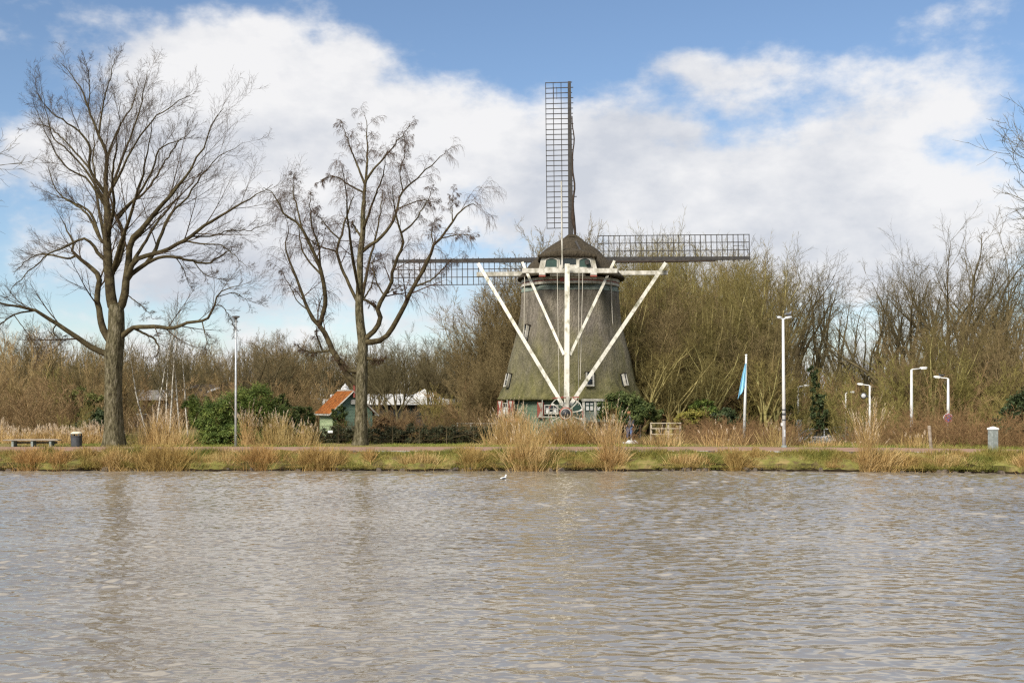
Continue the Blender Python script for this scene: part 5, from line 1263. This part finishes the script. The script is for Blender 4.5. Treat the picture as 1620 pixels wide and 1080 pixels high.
wood()

def far_wood():
    rng = np.random.default_rng(21); n = 5200; K = 5
    P_ = np.empty((n, K, 3)); P_[:, 0] = np.stack([rng.uniform(-130, 130, n), rng.uniform(150, 175, n), np.full(n, G-.1)], -1)
    d = norm(np.stack([rng.normal(0, .16, n), rng.normal(0, .1, n), np.ones(n)], -1)); h = rng.uniform(5, 10, n)
    for k in range(1, K): d = norm(d+rng.normal(0, .09, (n, 3))); P_[:, k] = P_[:, k-1]+d*(h/(K-1))[:, None]
    R_ = np.linspace(.09, .02, K)[None, :]*rng.uniform(.5, 1.2, (n, 1)); c, r = grow(rng, P_, R_, 6, .1, 1, .5, .35, 4, .4, .12, .6, .4, .3, rmin=.025)
    tag(np_obj('far_wood', *join([tubes(P_, R_, 3), tubes(c, r, 3)]), mat('far_wood_stems', (.095, .075, .036), (.19, .15, .075), .4, .95)), 'mass of bare stems closing the view at the very back of the wood', 'woodland', kind='stuff')  # stem colour darkened so gaps in the wood read as deep shade
far_wood()

# ------------------------------------------------------------------ evergreen and leafy shrubs
def leaf_mat(name, c1, c2, c3=None, sc=2.2): return mat(name, c1, c2, sc, .6, c3=c3, trans=.22, spec=.25, detail=8)
def leaf_shrub(name, label, blobs, n, size, m, seed, stems=10, cat='shrub', up=.3, slim=.5, mstem=None):
    """blobs: (px, py, Y, half width m, half height m). Leaves fill clumps along the surface, with gaps between"""
    rng = np.random.default_rng(seed); C = []; 
    wts = np.array([b[3]*b[4] for b in blobs]); cnt = np.maximum(1, (wts/wts.sum()*n)).astype(int)
    for (px, py, Y, a, h), k in zip(blobs, cnt):
        c = np.array(P(px, py, Y)); nc = max(8, int(k/70))
        u = norm(rng.normal(0, 1, (nc, 3))); rr = rng.uniform(.55, 1.08, (nc, 1)); cl = c+u*rr*np.array([a, a*.85, h])
        own = rng.integers(0, nc, k); q = cl[own]+rng.normal(0, 1, (k, 3))*np.array([a, a, h])*.12
        C.append(q)
    C = np.concatenate(C); C = C[C[:, 2] > G-.02]; N = len(C); ctr = np.mean([np.array(P(b[0], b[1], b[2])) for b in blobs], 0)
    nr = norm(norm(C-ctr)*.6+rng.normal(0, .75, (N, 3))+np.array([0, 0, up])); t = norm(np.cross(nr, rng.normal(0, 1, (N, 3)))); b = np.cross(nr, t)
    s = size*rng.uniform(.6, 1.35, (N, 1)); V = np.stack([C-t*s, C-b*s*slim+nr*s*.1, C+t*s, C+b*s*slim+nr*s*.1], 1).reshape(-1, 3)
    base = C[:, :].mean(0); root = thing(name, (base[0], base[1], G-.02), label, cat)
    np_obj('foliage', V, np.arange(N*4).reshape(N, 4), m, root, smooth=False)
    K = 6; ns = stems; idx = rng.integers(0, N, ns); e = C[idx]; st = np.empty((ns, K, 3)); w = (e[:, :2]-base[:2])
    for k in range(K): f = k/(K-1); st[:, k, :2] = base[:2]+w*(.25+.75*f**1.3)+rng.normal(0, .03, (ns, 2)); st[:, k, 2] = (G-.1)+(e[:, 2]-G+.1)*f
    np_obj('stem', *tubes(st, np.linspace(.05, .012, K)[None, :]*np.ones((ns, 1)), 5), mstem or M_limb, root)
    return root
M_lf_con = leaf_mat('conifer_green', (.055, .09, .018), (.22, .25, .055), (.12, .165, .034))
M_lf_dark = leaf_mat('dark_ivy_green', (.020, .032, .012), (.075, .10, .036))
M_lf_laurel = leaf_mat('laurel_green', (.030, .052, .014), (.125, .145, .042), (.070, .092, .024))
M_lf_yel = leaf_mat('yellow_green_leaves', (.11, .115, .018), (.27, .235, .05))
M_lf_pale = leaf_mat('pale_green_leaves', (.085, .10, .025), (.20, .20, .055))
M_lf_hedge = leaf_mat('hedge_leaves', (.022, .026, .012), (.075, .068, .030), (.04, .045, .018))
M_lf_bronze = leaf_mat('bronze_leaves', (.13, .075, .03), (.26, .17, .08))
leaf_shrub('conifer_shrub', 'broad bright green conifer shrub left of the slim lamp post', [(318, 655, 57.5, .65, .8), (345, 665, 57.2, .95, 1.15), (335, 690, 56.8, .8, .6), (375, 655, 57.8, 1.0, 1.3), (405, 640, 58, 1.0, 1.15), (425, 660, 58.5, .9, 1.0), (372, 690, 57, 1.1, .6), (300, 640, 58.6, .42, .5)], 40000, .072, M_lf_con, 31, 30, slim=.25, up=.9)
leaf_shrub('evergreen_shrub', 'darker green shrub between the conifer shrub and the orange roofed shed', [(455, 665, 60, .9, .7), (478, 660, 61, .7, .6), (442, 645, 60.5, .6, .6), (465, 685, 59.5, 1.0, .5)], 9000, .07, M_lf_laurel, 32, 16)
leaf_shrub('laurel_shrub', 'round dark green laurel against the lower right side of the windmill', [(985, 640, 64.5, .95, .75), (1010, 648, 64.5, .85, .7), (965, 650, 64.2, .7, .6), (995, 662, 64, 1.1, .5), (1030, 655, 64.8, .6, .45)], 15000, .075, M_lf_laurel, 33, 18)
leaf_shrub('yellow_shrub', 'low yellow green shrub behind the brambles, right of the wooden rail fence', [(1094, 659, 64.5, .72, .42), (1082, 663, 64.3, .5, .34), (1107, 662, 64.6, .48, .34)], 5200, .07, M_lf_yel, 34, 10)
leaf_shrub('evergreen_shrub', 'dark green rounded evergreen behind the yellow green shrub', [(1110, 645, 70, .75, .5), (1122, 650, 70, .5, .4)], 4500, .075, M_lf_con, 35, 10)
leaf_shrub('evergreen_shrub', 'dark evergreen bush left of the flagpole foot', [(1160, 660, 66, .8, .5), (1142, 657, 66.4, .6, .4), (1172, 668, 66, .5, .4)], 3800, .07, M_lf_dark, 36, 10)
leaf_shrub('pale_shrub', 'pale yellow green bush left of the thick bare trunk', [(130, 630, 67, .95, .7), (150, 640, 67, .7, .6), (110, 645, 67, .6, .6), (140, 655, 66.5, .7, .5)], 4200, .07, M_lf_pale, 37, 14)
leaf_shrub('evergreen_shrub', 'very dark low bush behind the pale bare stems by the litter bin', [(140, 675, 62.5, .85, .65), (160, 670, 63, .8, .8), (125, 685, 62.3, .5, .45)], 7000, .07, M_lf_dark, 38, 12)
leaf_shrub('ivy_column', 'tall dark ivy covered trunk in the wood right of the tall white lamp', [(1290, 605, 73, .36, .6), (1293, 630, 73, .5, .7), (1297, 655, 73, .6, .6), (1285, 588, 73, .3, .45), (1299, 672, 73, .55, .45)], 5200, .075, M_lf_dark, 39, 6, 'ivy')
leaf_shrub('ivy_shrub', 'dark ivy bush climbing the front corner of the shed', [(537, 655, 60.9, .36, .42), (538, 672, 60.9, .40, .45), (541, 645, 61, .26, .25), (536, 684, 60.9, .38, .3)], 5200, .05, M_lf_laurel, 40, 8, 'ivy')
leaf_shrub('evergreen_shrub', 'dark evergreen at the right edge behind the bollard', [(1600, 665, 58, .7, .8), (1622, 650, 58.5, .9, 1.0), (1590, 685, 56.5, .6, .35)], 7000, .075, M_lf_dark, 41, 12)
leaf_shrub('evergreen_shrub', 'dark shrub under the trees left of the far thin lamp', [(1215, 650, 78, 1.2, .9), (1240, 655, 78, 1.0, .8)], 4200, .085, M_lf_dark, 42, 10)
leaf_shrub('hedge', 'low dark hedge behind the wire fence, from the shed to the windmill', [(px, 690+((i*37) % 5), 58.3+(i % 3)*.25, .62, .50+.06*(i % 4)) for i, px in enumerate(range(498, 800, 15))], 26000, .055, M_lf_hedge, 43, 60, 'hedge')
leaf_shrub('bronze_bush', 'bush of dry bronze leaves beside the trunk and the shed', [(606, 672, 60, .5, .42), (622, 676, 60.3, .5, .36), (596, 680, 59.8, .35, .3)], 2600, .06, M_lf_bronze, 44, 8)
leaf_shrub('flower_box', 'terracotta trough with green plants under the left window of the mill', [(808, 661, 66.2, .42, .16)], 700, .05, M_lf_laurel, 45, 1, 'planter')
m_ = MB(); m_.obox(P(808, 664, 66.0), (1, 0, 0), (0, 1, 0), (0, 0, 1), .42, .13, .11, taper=1.1); m_.build('trough', mat('terracotta', (.36, .13, .06), (.45, .19, .10), 6, .85), [o for o in bpy.data.objects if o.name.startswith('flower_box')][0])

# ------------------------------------------------------------------ reeds and grass
def reed_mat(name, c1, c2, c3): return mat(name, c1, c2, 2.2, .8, c3=c3, trans=.2, detail=9, stretch=(1, 1, .35), rnd=.08)
M_reed = reed_mat('dry_reed', (.34, .205, .070), (.62, .45, .205), (.48, .325, .125))
M_reedr = reed_mat('rusty_dry_reed', (.27, .155, .046), (.54, .36, .135), (.40, .25, .082))
M_plume = mat('reed_plume', (.50, .38, .25), (.70, .58, .43), 4, .95, trans=.3)
def land_at(X, Y):
    Yc = Y-float(bend(X)); t = min(max((Y_FRONT-Yc)/(Y_FRONT-Y_WATER), 0), 1)
    return G-.03-.12*t-.38*t*t
def reeds(px, Y, w, h, n, label, seed, plume=.5, skirt=1.0, lean=(0, 0), m=None, d=.35, cat='reeds', spread=.16, group=None, name='reed_clump'):
    rng = np.random.default_rng(seed); X = PX(px, Y); Y = Y+float(bend(X)); z0 = land_at(X, Y); m = m or M_reed
    def foot(x, y):
        t = (Y_FRONT-(y-bend(x)))/(Y_FRONT-Y_WATER); return np.where(t < 0, G-.06, np.where(t < .98, G-.08-.12*t-.38*t**2, -.12))
    root = thing(name, (X, Y, z0), label, cat, group)
    K = 6; bx = np.clip(rng.normal(0, .36, n), -1, 1)*w/2; by = np.clip(rng.normal(0, .4, n), -1, 1)*d; P_ = np.empty((n, K, 3)); P_[:, 0] = np.stack([X+bx, Y+by, foot(X+bx, Y+by)], -1)
    dr = norm(np.stack([bx/(w/2)*spread+lean[0]+rng.normal(0, .09, n), rng.normal(0, .09, n)+lean[1], np.ones(n)], -1)); hh = h*np.clip(rng.normal(.8, .17, n), .3, 1.15)*(1-.35*np.abs(bx/(w/2)))
    cv = rng.normal(0, .05, (n, 3)); cv[:, 2] = -.03
    for k in range(1, K): dr = norm(dr+cv+rng.normal(0, .02, (n, 3))); P_[:, k] = P_[:, k-1]+dr*(hh/(K-1))[:, None]
    parts = [tubes(P_, np.linspace(.0075, .004, K)[None, :]*np.ones((n, 1)), 3)]
    lf, lr = grow(rng, P_, np.full(P_.shape[:2], .010), 2, .15, .75, .38, .28, 4, -.3, .12, 1, .15, .2, rmin=.009); parts.append(ribbons(lf, lr*.8, rng))
    ns = int(n*2.2*skirt)                       # dry leaves leaning out low down
    if ns:
        sx = np.clip(rng.normal(0, .42, ns), -1.1, 1.1); S = np.empty((ns, 5, 3)); S[:, 0] = np.stack([X+sx*w/2, Y+rng.normal(-.05, .5, ns)*d, np.zeros(ns)], -1); S[:, 0, 2] = foot(S[:, 0, 0], S[:, 0, 1])
        dd = norm(np.stack([sx*.55+rng.normal(0, .3, ns), rng.normal(-.25, .4, ns), np.ones(ns)], -1)); L_ = np.minimum(h, .95)*rng.uniform(.3, .95, ns)
        for k in range(1, 5): dd = norm(dd+np.array([0, 0, -.16])+rng.normal(0, .07, (ns, 3))); S[:, k] = S[:, k-1]+dd*(L_/4)[:, None]
        parts.append(ribbons(S, np.linspace(.011, .003, 5)[None, :]*np.ones((ns, 1)), rng))
    V, Q = join(parts); mi = np.zeros(len(Q), np.int32); npl = int(n*plume)
    if npl:
        sel = rng.choice(n, npl, replace=False); tp = P_[sel][:, -2:]; line = np.stack([tp[:, 0]*.5+tp[:, 1]*.5, tp[:, 1], tp[:, 1]+(tp[:, 1]-tp[:, 0])*.55], 1)
        q, r = grow(rng, line, np.full(line.shape[:2], .012), 9, 0, 1, .35, .55, 3, -.3, .12, 1, .2, .3, rmin=.010, abslen=.13); pv, pq = ribbons(q, r, rng); V, Q = join([(V, Q), (pv, pq)]); mi = np.concatenate([mi, np.ones(len(pq), np.int32)])
    np_obj('stem', V, Q, [m, M_plume], root, mi=mi)
    return root
yw = Y_WATER+.10
reeds(262, yw+.1, 2.8, .98, 300, 'widest rusty reed clump on the bank, below and right of the thick trunk', 1, 0, 2.4, m=M_reedr, d=.5)
reeds(411, yw+.1, 1.7, .95, 190, 'rusty reed clump on the bank just right of the slim lamp post', 2, .0, 2.2, m=M_reedr)
reeds(503, yw+.1, 1.9, .9, 190, 'rusty reed clump on the bank below the shed', 3, 0, 2.2, m=M_reedr)
reeds(835, yw+.15, 2.2, 2.0, 190, 'biggest tall reed clump on the bank below the left half of the windmill', 4, .12, 3.4, d=.5, spread=.3)
reeds(969, yw+.15, 1.2, 2.35, 130, 'tall narrow reed clump on the bank, left of the person in jeans', 5, .35, 3.2, d=.4, lean=(-.06, 0), spread=.2)
reeds(1366, yw+.0, .7, 2.75, 85, 'tallest slender plumed reed clump on the bank, left of the white lamps with round sign', 6, .7, 3.0, d=.3, lean=(-.05, 0), spread=.18)
reeds(1392, yw+.1, 1.5, .95, 110, 'fan of dry reed leaves leaning right from the tallest reed clump', 7, 0, 2.0, lean=(.7, 0))
reeds(184, yw+.05, 1.3, .75, 160, 'pale straw coloured grass tuft on the bank below the thick bare trunk', 8, 0, 2.6)
reeds(47, yw+.1, 1.5, .8, 170, 'rusty grass tuft at the water edge below the bench', 9, 0, 2.2, m=M_reedr)
reeds(94, yw+.1, .8, .75, 100, 'small rusty grass tuft at the water edge below the litter bin', 10, 0, 2.2, m=M_reedr)
reeds(1163, yw+.02, .75, .85, 130, 'small dark brown tuft at the water edge below the blue flag', 11, 0, 2.4, m=M_reedr)
reeds(1088, yw+.2, 2.0, .48, 130, 'low tan grass tuft at the water edge below the wooden rail fence', 12, 0, 2.2)
reeds(1480, yw+.25, 1.9, .46, 130, 'low tan grass tuft on the bank below the round sign', 13, 0, 2.4)
reeds(665, yw+.1, 2.2, .55, 150, 'low tan grass tuft on the bank between the shed and the windmill', 14, 0, 2.2)
reeds(748, yw+.1, 1.2, .75, 150, 'rusty grass tuft at the water edge left of the biggest reed clump', 15, 0, 2.2, m=M_reedr)
reeds(340, yw+.2, 1.2, .45, 80, 'small grass tuft on the bank below the conifer shrub', 16, 0, 2.2)
reeds(1590, yw+.2, 1.3, .6, 160, 'tan grass tuft at the water edge below the bollard', 17, 0, 2.2)
for i in range(15):
    px_ = 20+i*107+((i*173) % 67)-30
    if all(abs(px_-q) > 45 for q in (262, 411, 503, 835, 969, 1366)): reeds(px_, yw+.1+((i*7) % 10)*.1, .5+.12*((i*5) % 6), .35+.07*((i*3) % 6), 45, 'small loose straw coloured grass tuft on the river bank', 100+i, 0, 2.4, m=(M_reedr if i % 3 else M_reed), group='loose tufts on the bank')
reeds(258, 55.4, 3.0, 1.75, 420, 'broad plumed reed bed behind the path right of the thick bare trunk', 20, .35, 1.6, d=.9, spread=.25)
reeds(393, 55.6, .9, 2.0, 70, 'few tall plumed reeds just right of the slim lamp post', 21, .7, 1.0, d=.4)
reeds(440, 55.6, 2.2, 1.7, 230, 'reed bed behind the path in front of the darker green shrub', 22, .3, 1.2, d=.6)
reeds(484, 55.4, 1.2, 1.25, 90, 'reed bed behind the path in front of the shed', 23, .25, 1.2, d=.5)
reeds(812, 56.2, 2.8, 1.95, 460, 'reed bed behind the path below the left mill windows', 24, .3, 1.2, d=.6)
reeds(900, 56.4, 3.2, 1.55, 480, 'rusty reed bed behind the path below the capstan wheel', 25, .15, 1.4, m=M_reedr, d=.6)
reeds(80, 58.0, 6.2, .9, 460, 'pale plumed reed bed behind the bench and the litter bin', 26, .8, 1.2, d=.9)
reeds(-5, 58.5, 3.0, 1.1, 220, 'pale reed bed at the left edge of the picture', 27, .7, 1.2, d=.8)
reeds(150, 60.0, 3.0, 1.0, 220, 'pale low reeds behind the litter bin beside the thick trunk', 28, .7, 1.2, d=.6)
reeds(1225, 54.6, 1.6, 1.4, 36, 'sparse bent reeds at the foot of the tall white lamp', 29, .3, 1.0, d=.5, spread=.5)
reeds(1140, 55.0, 3.4, 1.15, 50, 'sparse bent tan stems in the brambles by the flagpole', 30, .2, 1.0, d=.5, spread=.6)
reeds(1055, 55.0, 2.6, .95, 50, 'sparse bent tan stems in front of the wooden rail fence', 31, .2, 1.0, d=.5, spread=.6)
reeds(1300, 54.8, 3.0, .5, 70, 'sparse tan stems in front of the parked cars', 32, .3, 1.2, d=.5, spread=.4)
reeds(1430, 54.6, 2.4, .9, 50, 'sparse tan stems at the foot of the two tallest one armed lamps', 33, .2, 1.2, d=.5, spread=.4)

def grass(name, label, n, y0, y1, h, m, seed, zf, w=.010, dens=None, x0=-28, x1=28):
    rng = np.random.default_rng(seed); X = rng.uniform(x0, x1, n); Yo = rng.uniform(y0, y1, n)
    keep = rng.uniform(0, 1, n) < (.45+.55*(np.sin(X*1.3+Yo*2.1)*np.sin(X*.47+1.7+Yo) > -.25))
    X, Yo = X[keep], Yo[keep]; n = len(X); Y = Yo+bend(X); K = 4; P_ = np.empty((n, K, 3)); P_[:, 0] = np.stack([X, Y, zf(X, Yo)-.02], -1)
    tuft = .55+.45*np.sin(X*2.3+3*np.sin(X*.7))*np.sin(Yo*3.1+X*.9)+.25*np.sin(X*.35+1); hh = h*np.clip(tuft+.9*np.clip(np.sin(X*1.07+.4)*np.sin(X*.41+2)-.35, 0, 1)*(h > .25), .25, 2.1)*rng.uniform(.5, 1.3, n)
    d = norm(np.stack([rng.normal(0, .42, n), rng.normal(-.15, .4, n), np.ones(n)], -1))
    for k in range(1, K): d = norm(d+np.array([0, 0, -.16])+rng.normal(0, .06, (n, 3))); P_[:, k] = P_[:, k-1]+d*(hh/(K-1))[:, None]
    V, Q = ribbons(P_, np.linspace(w, w*.25, K)[None, :]*np.ones((n, 1)), rng)
    tag(np_obj(name, V, Q, m), label, 'grass', kind='stuff')
M_grass = mat('bank_grass', (.31, .20, .066), (.145, .158, .024), .55, .75, c3=(.25, .21, .046), trans=.25, detail=7, lo=.40, hi=.62)
M_verge = mat('verge_grass', (.33, .25, .085), (.175, .215, .030), .35, .75, c3=(.24, .24, .045), trans=.25, detail=6, lo=.36, hi=.58)
grass('bank_grass', 'mixed green and straw grass covering the bank along the river', 90000, Y_WATER, Y_FRONT-.1, .30, M_grass, 51, lambda X, Y: bank_z(X, Y))
grass('verge_grass', 'short green grass strip behind the path', 60000, Y_BACK, Y_BACK+4.5, .16, M_verge, 52, lambda X, Y: np.full_like(X, G-.02))
grass('meadow_grass', 'rough grass under the reeds and brambles further back', 60000, Y_BACK+4, Y_BACK+16, .32, M_verge, 53, lambda X, Y: G-.05+dip(X, Y), w=.013, x0=-34, x1=34)
grass('edge_grass', 'straw and green grass hanging over the foot of the bank', 26000, Y_WATER-.12, Y_WATER+.22, .27, M_grass, 54, lambda X, Y: np.full_like(X, .17), w=.010)

# dark clods and stones along the foot of the bank and the path edge
def stones():
    rng = random.Random(9); m = MB()
    for i in range(240):
        X = rng.uniform(-24, 24); e = i % 2; Y = (Y_WATER-.02+rng.uniform(-.08, .10) if e else Y_FRONT-.12+rng.uniform(-.1, .06))+float(bend(X)); z = rng.uniform(-.02, .10) if e else G-.03
        s = rng.uniform(.04, .14); a = rng.uniform(0, 3); m.obox((X, Y, z), (math.cos(a), math.sin(a), .1), (-math.sin(a), math.cos(a), .1), (0, -.1, 1), s*1.5, s, s*.55, taper=.6)
    tag(m.build('bank_stones', M_edge, None, bevel=.02), 'dark stones and clods along the edge of the bank and path', 'stones', kind='stuff')
stones()
